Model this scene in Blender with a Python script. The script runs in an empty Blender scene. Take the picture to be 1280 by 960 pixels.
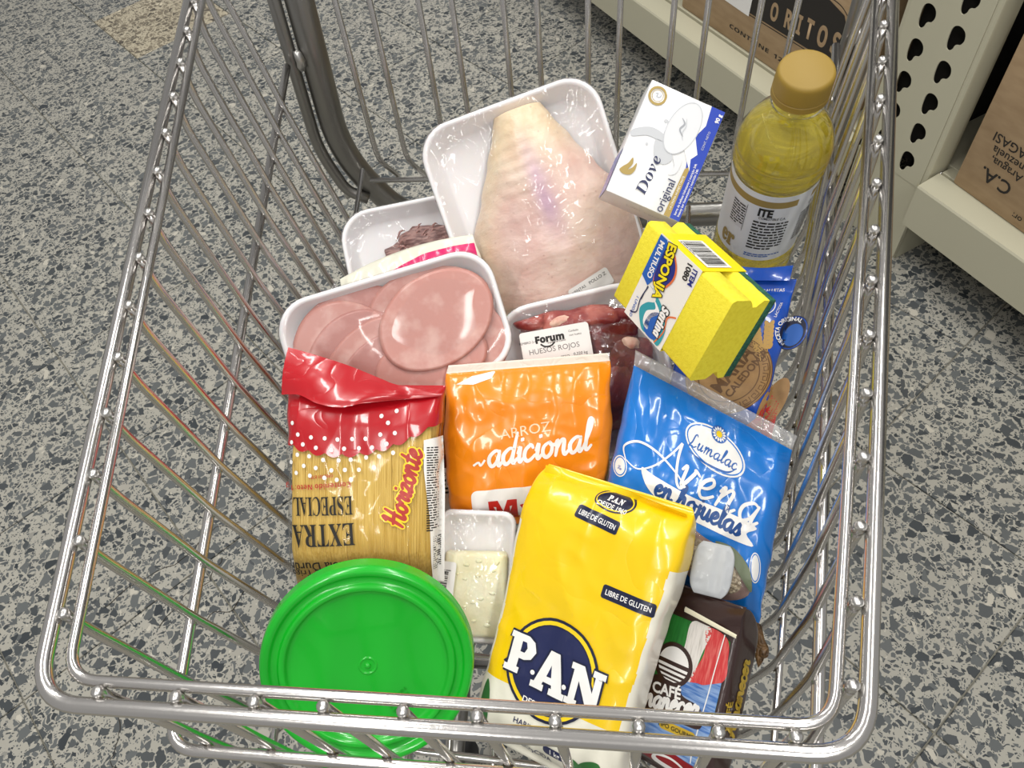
import bpy, bmesh, math, random, os
from mathutils import Vector, Matrix, Euler, noise
from mathutils.geometry import tessellate_polygon
random.seed(7)
PI = math.pi
COL = bpy.context.scene.collection
SC = bpy.context.scene

# ------------------------------------------------------------------ camera
cam_d = bpy.data.cameras.new('camera')
cam = bpy.data.objects.new('camera', cam_d)
COL.objects.link(cam)
cam_d.sensor_width = 36.0
cam_d.lens = 961.0 / 1280.0 * 36.0
cam_d.clip_start = 0.01
cam.matrix_world = Matrix(((0.993014, -0.01233, 0.117351, 0.088),
                           (0.078152, 0.813845, -0.575803, 0.0),
                           (-0.088406, 0.580952, 0.809123, 1.25),
                           (0, 0, 0, 1)))
SC.camera = cam

# ------------------------------------------------------------------ light
SC.view_settings.view_transform = 'Standard'
SC.view_settings.look = 'None'
SC.view_settings.gamma = 1.0
SC.view_settings.use_curve_mapping = False
SC.view_settings.exposure = -0.3
wd = bpy.data.worlds.new('shop_light')
SC.world = wd
wd.use_nodes = True
wd.node_tree.nodes['Background'].inputs[0].default_value = (1.0, 0.985, 0.96, 1)
wd.node_tree.nodes['Background'].inputs[1].default_value = 0.47


def area(name, loc, size, size_y, power, rotz=0.0, col=(1, 0.985, 0.95)):
    d = bpy.data.lights.new(name, 'AREA')
    d.shape = 'RECTANGLE'
    d.size, d.size_y, d.energy, d.color = size, size_y, power, col
    o = bpy.data.objects.new(name, d)
    o.location = loc
    o.rotation_euler = (0, 0, rotz)
    COL.objects.link(o)


# rows of ceiling fluorescent tubes, running along the aisle
for lx, ly in ((-0.75, 0.55), (0.85, 0.9), (-0.9, 2.6), (0.75, 2.9), (-0.6, -1.6), (0.9, -1.3)):
    area('ceiling_tube', (lx, ly, 2.95), 0.16, 1.5, 30, 0.1)


# ------------------------------------------------------------------ helpers
def lin(h):
    h = h.lstrip('#')
    out = []
    for i in (0, 2, 4):
        c = int(h[i:i + 2], 16) / 255
        out.append(c / 12.92 if c <= 0.04045 else ((c + 0.055) / 1.055) ** 2.4)
    return (*out, 1)


def node(nt, t, **kw):
    n = nt.nodes.new(t)
    for k, v in kw.items():
        setattr(n, k, v)
    return n


def bump_into(nt, bsdf, kind, scale, strength, dist=0.001, stretch=(1, 1, 1)):
    tc = node(nt, 'ShaderNodeTexCoord')
    mp = node(nt, 'ShaderNodeMapping')
    mp.inputs['Scale'].default_value = stretch
    nt.links.new(tc.outputs['Object'], mp.inputs[0])
    no = node(nt, 'ShaderNodeTexNoise')
    no.inputs['Scale'].default_value = scale
    no.inputs['Detail'].default_value = 3
    nt.links.new(mp.outputs[0], no.inputs['Vector'])
    out = no.outputs['Fac']
    if kind == 'crinkle':
        no.inputs['Detail'].default_value = 1.5
        no.inputs['Distortion'].default_value = 0.8
        s = node(nt, 'ShaderNodeMath', operation='SUBTRACT')
        s.inputs[1].default_value = 0.5
        a = node(nt, 'ShaderNodeMath', operation='ABSOLUTE')
        p = node(nt, 'ShaderNodeMath', operation='POWER')
        p.inputs[1].default_value = 0.6
        nt.links.new(out, s.inputs[0])
        nt.links.new(s.outputs[0], a.inputs[0])
        nt.links.new(a.outputs[0], p.inputs[0])
        out = p.outputs[0]
    b = node(nt, 'ShaderNodeBump')
    b.inputs['Strength'].default_value = strength
    b.inputs['Distance'].default_value = dist
    nt.links.new(out, b.inputs['Height'])
    nt.links.new(b.outputs[0], bsdf.inputs['Normal'])
    if 'Coat Normal' in bsdf.inputs:
        nt.links.new(b.outputs[0], bsdf.inputs['Coat Normal'])
    return b


def mat(name, col, rough=0.5, metal=0.0, bump=None, spec=0.5, coat=0.0, vary=None, sss=0.0):
    m = bpy.data.materials.new(name)
    m.use_nodes = True
    nt = m.node_tree
    b = nt.nodes['Principled BSDF']
    c = lin(col) if isinstance(col, str) else col
    b.inputs['Base Color'].default_value = c
    b.inputs['Roughness'].default_value = rough
    b.inputs['Metallic'].default_value = metal
    b.inputs['Specular IOR Level'].default_value = spec
    b.inputs['Coat Weight'].default_value = coat
    b.inputs['Coat Roughness'].default_value = 0.05
    if sss:
        b.inputs['Subsurface Weight'].default_value = sss
        b.inputs['Subsurface Radius'].default_value = (0.006, 0.003, 0.002)
        b.inputs['Subsurface Scale'].default_value = 0.6
    if bump:
        bump_into(nt, b, *bump)
    if vary:                       # (other colour, scale, low, high, stretch)
        c2, sc_, lo, hi = vary[:4]
        tc = node(nt, 'ShaderNodeTexCoord')
        mp = node(nt, 'ShaderNodeMapping')
        mp.inputs['Scale'].default_value = vary[4] if len(vary) > 4 else (1, 1, 1)
        nt.links.new(tc.outputs['Object'], mp.inputs[0])
        no = node(nt, 'ShaderNodeTexNoise')
        no.inputs['Scale'].default_value = sc_
        no.inputs['Detail'].default_value = 5
        nt.links.new(mp.outputs[0], no.inputs['Vector'])
        r = node(nt, 'ShaderNodeMapRange')
        r.inputs[1].default_value, r.inputs[2].default_value = lo, hi
        nt.links.new(no.outputs['Fac'], r.inputs[0])
        mx = node(nt, 'ShaderNodeMix', data_type='RGBA')
        mx.inputs[6].default_value = c
        mx.inputs[7].default_value = lin(c2)
        nt.links.new(r.outputs[0], mx.inputs[0])
        nt.links.new(mx.outputs[2], b.inputs['Base Color'])
    return m


def film_mat(name, bump_scale=45, strength=0.5, haze=0.05, tint=(1, 1, 1, 1), rough=0.06, dist=0.002, base=0.03):
    """thin clear plastic: see-through with glossy, crinkled reflections"""
    m = bpy.data.materials.new(name)
    m.use_nodes = True
    nt = m.node_tree
    nt.nodes.clear()
    out = node(nt, 'ShaderNodeOutputMaterial')
    tr = node(nt, 'ShaderNodeBsdfTransparent')
    tr.inputs[0].default_value = tint
    gl = node(nt, 'ShaderNodeBsdfGlossy')
    gl.inputs['Roughness'].default_value = rough
    df = node(nt, 'ShaderNodeBsdfDiffuse')
    df.inputs[0].default_value = (0.85, 0.85, 0.86, 1)
    b = bump_into(nt, gl, 'crinkle', bump_scale, strength, dist)
    fr = node(nt, 'ShaderNodeLayerWeight')          # the same from either side of the sheet
    fr.inputs['Blend'].default_value = 0.5
    nt.links.new(b.outputs[0], fr.inputs['Normal'])
    pw = node(nt, 'ShaderNodeMath', operation='POWER')
    pw.inputs[1].default_value = 4.0
    nt.links.new(fr.outputs['Facing'], pw.inputs[0])
    ad = node(nt, 'ShaderNodeMath', operation='ADD', use_clamp=True)
    ad.inputs[1].default_value = base + 0.03
    nt.links.new(pw.outputs[0], ad.inputs[0])
    m1 = node(nt, 'ShaderNodeMixShader')
    m1.inputs[0].default_value = haze
    nt.links.new(tr.outputs[0], m1.inputs[1])
    nt.links.new(df.outputs[0], m1.inputs[2])
    m2 = node(nt, 'ShaderNodeMixShader')
    nt.links.new(ad.outputs[0], m2.inputs[0])
    nt.links.new(m1.outputs[0], m2.inputs[1])
    nt.links.new(gl.outputs[0], m2.inputs[2])
    nt.links.new(m2.outputs[0], out.inputs[0])
    return m


def ob(name, V, F, mats, parent=None, s=1.0, smooth=True, fm=None, label=None, kind=None, angle=None):
    me = bpy.data.meshes.new(name)
    me.from_pydata([(v[0] * s, v[1] * s, v[2] * s) for v in V], [], F)
    for m in (mats if isinstance(mats, (list, tuple)) else [mats]):
        me.materials.append(m)
    if fm:
        me.polygons.foreach_set('material_index', fm)
    me.polygons.foreach_set('use_smooth', [smooth] * len(me.polygons))
    me.update()
    if angle:
        me.set_sharp_from_angle(angle=math.radians(angle))
    o = bpy.data.objects.new(name, me)
    COL.objects.link(o)
    if parent:
        o.parent = parent
    if label:
        o['label'] = label
    if kind:
        o['kind'] = kind
    return o


def thing(name, label, cat, loc=(0, 0, 0), rot=(0, 0, 0), group=None):
    o = bpy.data.objects.new(name, None)
    o.empty_display_size = 0.02
    COL.objects.link(o)
    o.location = loc
    o.rotation_euler = rot
    o['label'] = label
    o['category'] = cat
    if group:
        o['group'] = group
    return o


def child_empty(name, parent):
    o = bpy.data.objects.new(name, None)
    o.empty_display_size = 0.02
    COL.objects.link(o)
    o.parent = parent
    return o


def posed(name, label, cat, face, back=0.0):
    """face = (centre of the front face, euler); the thing's origin lies BACK metres behind it"""
    loc, rot = face
    n = Euler(rot).to_matrix() @ Vector((0, 0, 1))
    return thing(name, label, cat, Vector(loc) - n * back, rot)


class MB:
    """collects several shapes into one mesh"""
    def __init__(s):
        s.V, s.F, s.M = [], [], []

    def add(s, VF, m=0, T=None):
        V, F = VF
        k = len(s.V)
        s.V += [tuple(T @ Vector(v)) for v in V] if T else [tuple(v) for v in V]
        s.F += [tuple(i + k for i in f) for f in F]
        s.M += [m] * len(F)
        return s

    def build(self, name, mats, parent=None, **kw):
        return ob(name, self.V, self.F, mats, parent, fm=self.M, **kw)


def fillet(pts, rad, n=5, closed=False):
    pts = [Vector(p) for p in pts]
    out = []
    N = len(pts)
    for i, p in enumerate(pts):
        if not closed and i in (0, N - 1):
            out.append(p)
            continue
        a, b = pts[i - 1] - p, pts[(i + 1) % N] - p
        r = min(rad, a.length * 0.49, b.length * 0.49)
        A, B = p + a.normalized() * r, p + b.normalized() * r
        for k in range(n + 1):
            t = k / n
            out.append(A * (1 - t) ** 2 + p * 2 * t * (1 - t) + B * t * t)
    return out


def tube(pts, r, seg=8, closed=False, dome=False):
    pts = [Vector(p) for p in pts]
    N = len(pts)
    V, F = [], []
    ref = None
    for i, p in enumerate(pts):
        if closed:
            t = pts[(i + 1) % N] - pts[i - 1]
        else:
            t = pts[min(i + 1, N - 1)] - pts[max(i - 1, 0)]
        t.normalize()
        if ref is None:
            ref = Vector((0.123, 0.456, 0.881)).cross(t)
            if ref.length < 0.1:
                ref = Vector((1, 0, 0)).cross(t)
        ref = (ref - t * ref.dot(t)).normalized()
        bi = t.cross(ref)
        rr = r[i] if isinstance(r, (list, tuple)) else r
        for k in range(seg):
            a = 2 * PI * k / seg
            V.append(p + ref * (math.cos(a) * rr) + bi * (math.sin(a) * rr))
    rings = N if closed else N - 1
    for i in range(rings):
        j = (i + 1) % N
        for k in range(seg):
            l = (k + 1) % seg
            F.append((i * seg + k, i * seg + l, j * seg + l, j * seg + k))
    if not closed:
        F.append(tuple(range(seg - 1, -1, -1)))
        F.append(tuple((N - 1) * seg + k for k in range(seg)))
    return V, F


def box(x0, x1, y0, y1, z0, z1, bevel=0.0, seg=2):
    bm = bmesh.new()
    bmesh.ops.create_cube(bm, size=1)
    for v in bm.verts:
        v.co = ((x0 + x1) / 2 + v.co.x * (x1 - x0), (y0 + y1) / 2 + v.co.y * (y1 - y0), (z0 + z1) / 2 + v.co.z * (z1 - z0))
    if bevel:
        bmesh.ops.bevel(bm, geom=bm.edges[:], offset=bevel, segments=seg, affect='EDGES', profile=0.5)
    bm.verts.ensure_lookup_table()
    V = [v.co.copy() for v in bm.verts]
    F = [tuple(v.index for v in f.verts) for f in bm.faces]
    bm.free()
    return V, F


def lathe(prof, seg=48, cap=True):
    """profile of (radius, z)"""
    V, F = [], []
    for r, z in prof:
        for k in range(seg):
            a = 2 * PI * k / seg
            V.append((r * math.cos(a), r * math.sin(a), z))
    for i in range(len(prof) - 1):
        for k in range(seg):
            l = (k + 1) % seg
            F.append((i * seg + k, i * seg + l, (i + 1) * seg + l, (i + 1) * seg + k))
    if cap:
        F.append(tuple(range(seg - 1, -1, -1)))
        F.append(tuple((len(prof) - 1) * seg + k for k in range(seg)))
    return V, F


def rrect(hx, hy, r, n=8):
    """rounded rectangle outline"""
    out = []
    for cx, cy, a0 in ((hx - r, hy - r, 0), (-hx + r, hy - r, 90), (-hx + r, -hy + r, 180), (hx - r, -hy + r, 270)):
        for k in range(n + 1):
            a = math.radians(a0 + 90 * k / n)
            out.append((cx + r * math.cos(a), cy + r * math.sin(a)))
    return out


def loft(rings, cap0=True, cap1=True):
    n = len(rings[0])
    V = [p for r in rings for p in r]
    F = []
    for i in range(len(rings) - 1):
        for k in range(n):
            l = (k + 1) % n
            F.append((i * n + k, i * n + l, (i + 1) * n + l, (i + 1) * n + k))
    if cap0:
        F.append(tuple(range(n - 1, -1, -1)))
    if cap1:
        F.append(tuple((len(rings) - 1) * n + k for k in range(n)))
    return V, F


# ---- flat print: outlines, strokes and lettering in millimetres, then laid on a surface
try:
    MATHFONT = bpy.data.fonts.load(os.path.join(bpy.utils.system_resource('DATAFILES'), 'fonts', 'NotoSansMath-Regular.woff2'))
except Exception:
    MATHFONT = None


def styled(s, style):
    o = {'serif': 0x1D400, 'script': 0x1D4D0, 'serifi': 0x1D468, 'sans': 0x1D5D4, 'sansi': 0x1D63C}[style]
    r = ''
    for c in s:
        if 'A' <= c <= 'Z':
            r += chr(o + ord(c) - 65)
        elif 'a' <= c <= 'z':
            r += chr(o + 26 + ord(c) - 97)
        elif '0' <= c <= '9' and style in ('serif', 'sans'):
            r += chr((0x1D7CE if style == 'serif' else 0x1D7EC) + ord(c) - 48)
        else:
            r += c
    return r


def text(s, h, style=None, bold=0.0, sx=1.0, shear=0.0, rot=0.0, at=(0, 0), align='CENTER', res=3, arc=None, gap=1.0, w=0):
    """(V2, F): capitals H mm tall, centred on its middle line at AT, ROT in degrees"""
    c = bpy.data.curves.new('lettering', 'FONT')
    c.body = styled(s, style) if (style and MATHFONT) else s
    if style and MATHFONT:
        c.font = MATHFONT
    c.align_x = align
    c.resolution_u = res
    c.offset = bold
    c.shear = shear
    c.space_character = gap
    o = bpy.data.objects.new('lettering', c)
    me = bpy.data.meshes.new_from_object(o)
    k = (h or 10) / (0.714 if (style and MATHFONT) else 0.69)
    V = [(v.co.x * k * sx, v.co.y * k - h / 2) for v in me.vertices]
    F = [tuple(p.vertices) for p in me.polygons]
    bpy.data.objects.remove(o)
    bpy.data.curves.remove(c)
    bpy.data.meshes.remove(me)
    if w:                                      # set to a given width; H = 0 keeps the letters' own proportion
        x0, x1 = min(v[0] for v in V), max(v[0] for v in V)
        y0, y1 = min(v[1] for v in V), max(v[1] for v in V)
        k = w / (x1 - x0)
        V = [((x - (x0 + x1) / 2) * k, (y - (y0 + y1) / 2) * k if h == 0 else y) for x, y in V]
    if arc:                                    # bend round a circle of radius ARC (negative: below)
        V = [(math.sin(x / arc) * (arc + y), math.cos(x / arc) * (arc + y) - arc) for x, y in V]
    return turn((V, F), rot, at)


def turn(VF, rot=0, at=(0, 0), s=1.0):
    c, n = math.cos(math.radians(rot)) * s, math.sin(math.radians(rot)) * s
    return [(x * c - y * n + at[0], x * n + y * c + at[1]) for x, y in VF[0]], VF[1]


def poly(pts, holes=()):
    loops = [[Vector((x, y, 0)) for x, y in l] for l in (pts, *holes)]
    V = [(v.x, v.y) for l in loops for v in l]
    return V, [tuple(t) for t in tessellate_polygon(loops)]


def ellipse(cx, cy, rx, ry, n=40, rot=0):
    return turn(([(rx * math.cos(2 * PI * k / n), ry * math.sin(2 * PI * k / n)) for k in range(n)], None), rot, (cx, cy))[0]


def disc(cx, cy, rx, ry=None, rot=0, n=40):
    return poly(ellipse(cx, cy, rx, ry or rx, n, rot))


def ring(cx, cy, rx, ry, w, rot=0, n=48):
    a, b = ellipse(cx, cy, rx, ry, n, rot), ellipse(cx, cy, rx - w, ry - w, n, rot)
    return a + b, [(k, (k + 1) % n, n + (k + 1) % n, n + k) for k in range(n)]


def rect(x0, y0, x1, y1):
    return [(x0, y0), (x1, y0), (x1, y1), (x0, y1)], [(0, 1, 2, 3)]


def rbox(cx, cy, w, h, r=1.0, rot=0):
    return turn(poly(rrect(w / 2, h / 2, r, 5)), rot, (cx, cy))


def catmull(pts, n=8, closed=False):
    P = [Vector(p) for p in pts]
    N = len(P)
    out = []
    for i in range(N if closed else N - 1):
        if closed:
            a, b, c, d = P[i - 1], P[i], P[(i + 1) % N], P[(i + 2) % N]
        else:
            a, b, c, d = P[max(i - 1, 0)], P[i], P[i + 1], P[min(i + 2, N - 1)]
        for k in range(n):
            t = k / n
            out.append(0.5 * ((2 * b) + (c - a) * t + (2 * a - 5 * b + 4 * c - d) * t * t + (3 * b - a - 3 * c + d) * t ** 3))
    if not closed:
        out.append(P[-1])
    return out


def blob(pts, n=6):
    return poly([(v.x, v.y) for v in catmull([(x, y, 0) for x, y in pts], n, True)])


def stroke(pts, w, smooth=True):
    P = catmull([(x, y, 0) for x, y in pts], 8) if smooth else [Vector((x, y, 0)) for x, y in pts]
    V = []
    N = len(P)
    for i, p in enumerate(P):
        t = (P[min(i + 1, N - 1)] - P[max(i - 1, 0)]).normalized()
        f = i / (N - 1)
        ww = w if not callable(w) else w(f)
        V += [(p.x - t.y * ww / 2, p.y + t.x * ww / 2), (p.x + t.y * ww / 2, p.y - t.x * ww / 2)]
    return V, [(2 * i, 2 * i + 1, 2 * i + 3, 2 * i + 2) for i in range(N - 1)]


# joined-up brush lettering: pen paths on an x-height of 1
BOWL = [(.74, .9), (.45, 1.0), (.12, .7), (.1, .3), (.32, 0), (.6, .25), (.74, .9)]
PEN = {'a': (.95, [BOWL, [(.74, .95), (.71, .25), (.8, 0), (1.0, .25)]]), 'd': (.95, [BOWL, [(.86, 1.95), (.75, .9), (.7, .25), (.8, 0), (1.0, .25)]]),
       'c': (.75, [[(.62, .8), (.45, 1.0), (.15, .75), (.1, .3), (.3, 0), (.55, .05), (.8, .3)]]),
       'e': (.75, [[(.06, .4), (.4, .5), (.58, .8), (.42, 1.02), (.15, .75), (.1, .3), (.32, 0), (.55, .05), (.8, .3)]]),
       'i': (.45, [[(.08, .6), (.22, .98), (.2, .25), (.3, 0), (.5, .25)], [(.27, 1.42), (.33, 1.5)]]),
       'j': (.5, [[(.2, .7), (.32, .98), (.22, -.4), (0, -.85), (-.2, -.6), (.1, -.1), (.52, .3)], [(.34, 1.42), (.4, 1.5)]]),
       'l': (.5, [[(.02, .2), (.35, 1.2), (.42, 1.85), (.28, 2.0), (.2, 1.5), (.18, .3), (.3, 0), (.54, .25)]]),
       'n': (.95, [[(.04, .7), (.18, .98), (.14, 0)], [(.14, .35), (.4, .95), (.6, .92), (.62, .3), (.75, 0), (.98, .25)]]),
       'm': (1.4, [[(.04, .7), (.18, .98), (.14, 0)], [(.14, .35), (.38, .95), (.56, .9), (.55, 0)], [(.56, .35), (.8, .95), (1.0, .92), (1.04, .3), (1.16, 0), (1.42, .25)]]),
       'o': (.85, [[(.5, 1.0), (.15, .75), (.12, .3), (.38, 0), (.66, .25), (.68, .7), (.5, 1.0)], [(.5, 1.0), (.62, .8), (.9, .75)]]),
       'r': (.68, [[(.02, .5), (.2, 1.08), (.3, .9), (.54, .92), (.46, .4), (.5, .05), (.7, .25)]]),
       's': (.65, [[(.02, .2), (.4, 1.05), (.42, .7), (.54, .35), (.38, 0), (.1, .1)], [(.4, 0), (.67, .25)]]),
       't': (.6, [[(.36, 1.7), (.22, .4), (.32, 0), (.62, .25)], [(.02, 1.05), (.58, 1.12)]]),
       'u': (.95, [[(.06, .7), (.2, .98), (.16, .3), (.32, 0), (.56, .2), (.7, .98)], [(.7, .98), (.68, .25), (.78, 0), (.98, .25)]]),
       'v': (.85, [[(.04, .75), (.18, .98), (.34, .02), (.62, .8), (.6, 1.0), (.88, .85)]]),
       'z': (.75, [[(.08, .85), (.35, 1.0), (.56, .85), (.14, .02), (.4, .1), (.77, .12)]]),
       'h': (.95, [[(.02, .2), (.35, 1.3), (.4, 1.85), (.27, 2.0), (.18, 1.5), (.12, 0)], [(.13, .35), (.38, .95), (.58, .92), (.6, .3), (.74, 0), (.98, .25)]]),
       'H': (1.3, [[(.12, 1.6), (.35, 1.95), (.32, .9), (.2, 0)], [(1.0, 1.95), (.92, .9), (.9, .1), (1.05, 0), (1.3, .3)], [(.08, .9), (1.1, 1.05)]]),
       'L': (1.1, [[(.8, 1.75), (.62, 1.98), (.42, 1.7), (.36, .7), (.12, .02), (.5, .12), (.8, 0), (1.12, .3)]]),
       'A': (1.5, [[(.0, .2), (.2, .0), (.6, .9), (1.0, 2.0)], [(1.0, 2.0), (1.0, .4), (1.12, 0), (1.5, .3)], [(.3, .75), (1.15, .85)]]), ' ': (.5, [])}


def pen(s, w, weight, rot=0, at=(0, 0), slant=0.22, gap=0.0):
    """brush lettering W mm wide, centred on AT; WEIGHT is the stroke in x-heights"""
    x, paths = 0, []
    for c in s:
        gw, st = PEN[c]
        paths += [[(x + px + slant * py, py) for px, py in q] for q in st]
        x += gw + gap
    V, F = [], []
    for q in paths:
        v, f = stroke(q, lambda t: weight * (0.75 + 0.35 * math.sin(t * PI)))
        F += [tuple(i + len(V) for i in ff) for ff in f]
        V += v
        for e in (q[0], q[-1]):
            v, f = disc(e[0], e[1], weight * 0.38, n=10)
            F += [tuple(i + len(V) for i in ff) for ff in f]
            V += v
    k = w / x
    V = [((a - x / 2) * k, (b_ - 0.5) * k) for a, b_ in V]
    return turn((V, F), rot, at)


def bars(x0, y0, w, h, n=26, seed=1):
    """bar code"""
    rnd = random.Random(seed)
    V, F = [], []
    x = x0
    while x < x0 + w:
        b = rnd.choice((0.35, 0.6, 0.9)) * w / n
        k = len(V)
        V += [(x, y0), (x + b, y0), (x + b, y0 + h), (x, y0 + h)]
        F.append((k, k + 1, k + 2, k + 3))
        x += b + rnd.choice((0.4, 0.6, 1.0)) * w / n
    return V, F


def small_print(x0, y0, w, h, rows, seed=1, rot=0):
    """lines of print too small to read: dashes of word length"""
    rnd = random.Random(seed)
    V, F = [], []
    dy = h / rows
    for r in range(rows):
        x = 0
        while x < w * (1 if r < rows - 1 else 0.6):
            l = min(rnd.uniform(1.0, 4.0) * dy * 0.7, w - x)
            k = len(V)
            y = -r * dy
            V += [(x, y - dy * 0.5), (x + l, y - dy * 0.5), (x + l, y), (x, y)]
            F.append((k, k + 1, k + 2, k + 3))
            x += l + dy * 0.35
    return turn((V, F), rot, (x0, y0))


class Print:
    """flat print laid on a surface map(x, y, lift) -> (x, y, z), all in mm"""
    def __init__(s, surf, maxlen=2.5):
        s.surf, s.maxlen = surf, maxlen
        s.items, s.mats = [], []

    def add(s, VF, m, layer=1):
        if m not in s.mats:
            s.mats.append(m)
        s.items.append((VF, s.mats.index(m), layer))
        return s

    def build(s, name, parent, label=None, lift=0.15, base=0.3):
        V, F, M = [], [], []
        for (V2, F2), mi, layer in s.items:
            bm = bmesh.new()
            vs = [bm.verts.new((x, y, 0)) for x, y in V2]
            for f in F2:
                try:
                    bm.faces.new([vs[i] for i in f])
                except ValueError:
                    pass
            if s.maxlen:
                for _ in range(7):
                    lng = [e for e in bm.edges if (e.verts[0].co - e.verts[1].co).length > s.maxlen]
                    if not lng:
                        break
                    bmesh.ops.subdivide_edges(bm, edges=lng, cuts=1)
                    bmesh.ops.triangulate(bm, faces=[f for f in bm.faces if len(f.verts) > 4])
            for f in bm.faces:
                if f.normal.z < 0:
                    f.normal_flip()
            bm.verts.ensure_lookup_table()
            bm.verts.index_update()
            k = len(V)
            V += [s.surf(v.co.x, v.co.y, base + lift * layer) for v in bm.verts]
            F += [tuple(v.index + k for v in f.verts) for f in bm.faces]
            M += [mi] * len(bm.faces)
            bm.free()
        return ob(name, V, F, s.mats, parent, s=0.001, fm=M, label=label)


def flat(z=0.0):
    return lambda x, y, l: (x, y, z + l)


def rn(x, y, f, seed):
    """ridged noise, sharp crests at 0"""
    return abs(noise.noise(Vector((x * f, y * f, seed * 7.31))))


class Bag:
    """soft filled pack in mm: x right, y up, z out; front(x, y) is the print surface"""
    def __init__(s, W, H, D, n=4.0, top=10, bot=10, sh=28, seed=1.0, ridge=2.0, rf=0.03, rays=1.5, nray=5, hw=None,
                 shx=0.0, shy=0.0, edge=0.0, cz=None, rsh=0.6, ox=0.0, oy=0.0, arch=0.0):
        s.W, s.H, s.D, s.n, s.top, s.bot, s.sh, s.seed = W, H, D, n, top, bot, sh, seed
        s.ridge, s.rf, s.rays, s.nray, s.shx, s.shy, s.edge = ridge, rf, rays, nray, shx, shy, edge
        s.hwf, s.czf, s.rsh, s.ox, s.oy, s.arch = hw, cz, rsh, ox, oy, arch

    def hw(s, y):
        w = s.W / 2 * (s.hwf(y) if s.hwf else 1.0)
        return w + s.edge * noise.noise(Vector((y * 0.05, s.seed * 3.1, 0)))

    def dp(s, y):
        def f(d, seal):
            q = min(1.0, max(0.0, (d - seal) / s.sh))
            return math.sin(q * PI / 2) ** s.rsh if q > 0 else 0.0
        return 1.0 + (s.D - 1.0) * f(s.H / 2 - y, s.top) * f(y + s.H / 2, s.bot)

    def wr(s, x, y):
        a = s.ridge * (0.55 - 2.0 * rn(x, y * 0.8, s.rf, s.seed)) + 0.35 * s.ridge * (0.5 - 2 * rn(x, y, s.rf * 2.3, s.seed + 5))
        d = max(0.0, s.H / 2 - s.top - y)
        e = max(0.0, y + s.H / 2 - s.bot)
        ph = 2.2 * noise.noise(Vector((x * 0.03, s.seed, 3)))
        r = abs(math.sin(x / s.W * PI * s.nray + ph + s.seed)) * s.rays
        a += (0.6 * s.rays - r) * (math.exp(-d / (s.sh * 0.8)) * min(1, d / 6) + math.exp(-e / (s.sh * 0.8)) * min(1, e / 6))
        if y > s.H / 2 - s.top or y < -s.H / 2 + s.bot:
            a = 0.35 * math.sin(y * 3.2) + 1.2 * noise.noise(Vector((x * 0.03, s.seed, 9)))
        return a

    def warp(s, x, y, z):
        return (x + s.shx * y + s.ox, y + s.shy * x + s.arch * x * x + s.oy, z + (s.czf(x, y) if s.czf else 0))

    def front(s, x, y, lift=0.0):
        x, y = x - s.ox, y - s.oy
        y = max(-s.H / 2, min(s.H / 2, y))
        u = min(0.9999, abs(x) / s.hw(y))
        D = s.dp(y)
        z = D / 2 * (1 - u ** s.n) ** (1 / s.n)
        w = min(1.0, 3 * (2 * z / D) ** (s.n / 2))
        return s.warp(x, y, z + s.wr(x, y) * w + lift)

    def side(s, z, y, lift=0.0, sgn=1):
        """print surface of the flank; z runs across it"""
        D = s.dp(y)
        u = min(0.9999, abs(z) * 2 / D)
        x = sgn * (s.hw(y) * (1 - u ** s.n) ** (1 / s.n) + lift)
        return s.warp(x, y, z)

    def mesh(s, ny=80, nt=84):
        nt *= 2 if s.W > 60 else 1
        V, F = [], []
        for j in range(ny + 1):
            y = -s.H / 2 + s.H * j / ny
            hw, D = s.hw(y), s.dp(y)
            for k in range(nt):
                half = nt // 2
                front = k < half
                u = math.cos(PI * (k if front else k - half) / half) * (1 if front else -1)
                r = max(0.0, 1 - abs(u) ** s.n) ** (1 / s.n)
                x = hw * u
                q = r ** (s.n / 2)
                z = D / 2 * r * (1 if front else -1)
                z += s.wr(x, y) * min(1.0, 3 * q) * (1 if front else -0.4 if D > 3 else 1)
                V.append(s.warp(x, y, z))
        for j in range(ny):
            for k in range(nt):
                l = (k + 1) % nt
                F.append((j * nt + k, j * nt + l, (j + 1) * nt + l, (j + 1) * nt + k))
        F.append(tuple(range(nt - 1, -1, -1)))
        F.append(tuple(ny * nt + k for k in range(nt)))
        return V, F

    def strip(s, y0, y1, off, nx=60, ny=6, wid=1.0):
        """sheet lying OFF mm in front of the pack between y0 and y1"""
        V, F = [], []
        for j in range(ny + 1):
            y = y0 + (y1 - y0) * j / ny
            for k in range(nx + 1):
                x = s.hw(y) * (2 * k / nx - 1) * wid
                V.append(s.front(x + s.ox, y + s.oy, off))
        for j in range(ny):
            for k in range(nx):
                a = j * (nx + 1) + k
                F.append((a, a + 1, a + nx + 2, a + nx + 1))
        return V, F


def tray_mesh(W, H, depth, r=26, slope=0.45):
    hx, hy = W / 2, H / 2
    rings = []
    for ins, z in ((slope * depth + 2, -depth - 2.5), (3.0, -4.5), (0.6, -3.0), (0, -0.8), (0.8, 0.7), (2.6, 1.2), (4.4, 0.6),
                   (5.6, -1.2), (slope * depth + 4, -depth + 3), (slope * depth + 8, -depth)):
        rings.append([(x, y, z) for x, y in rrect(hx - ins, hy - ins, max(6, r - ins * 0.7), 8)])
    return loft(rings)


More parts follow.
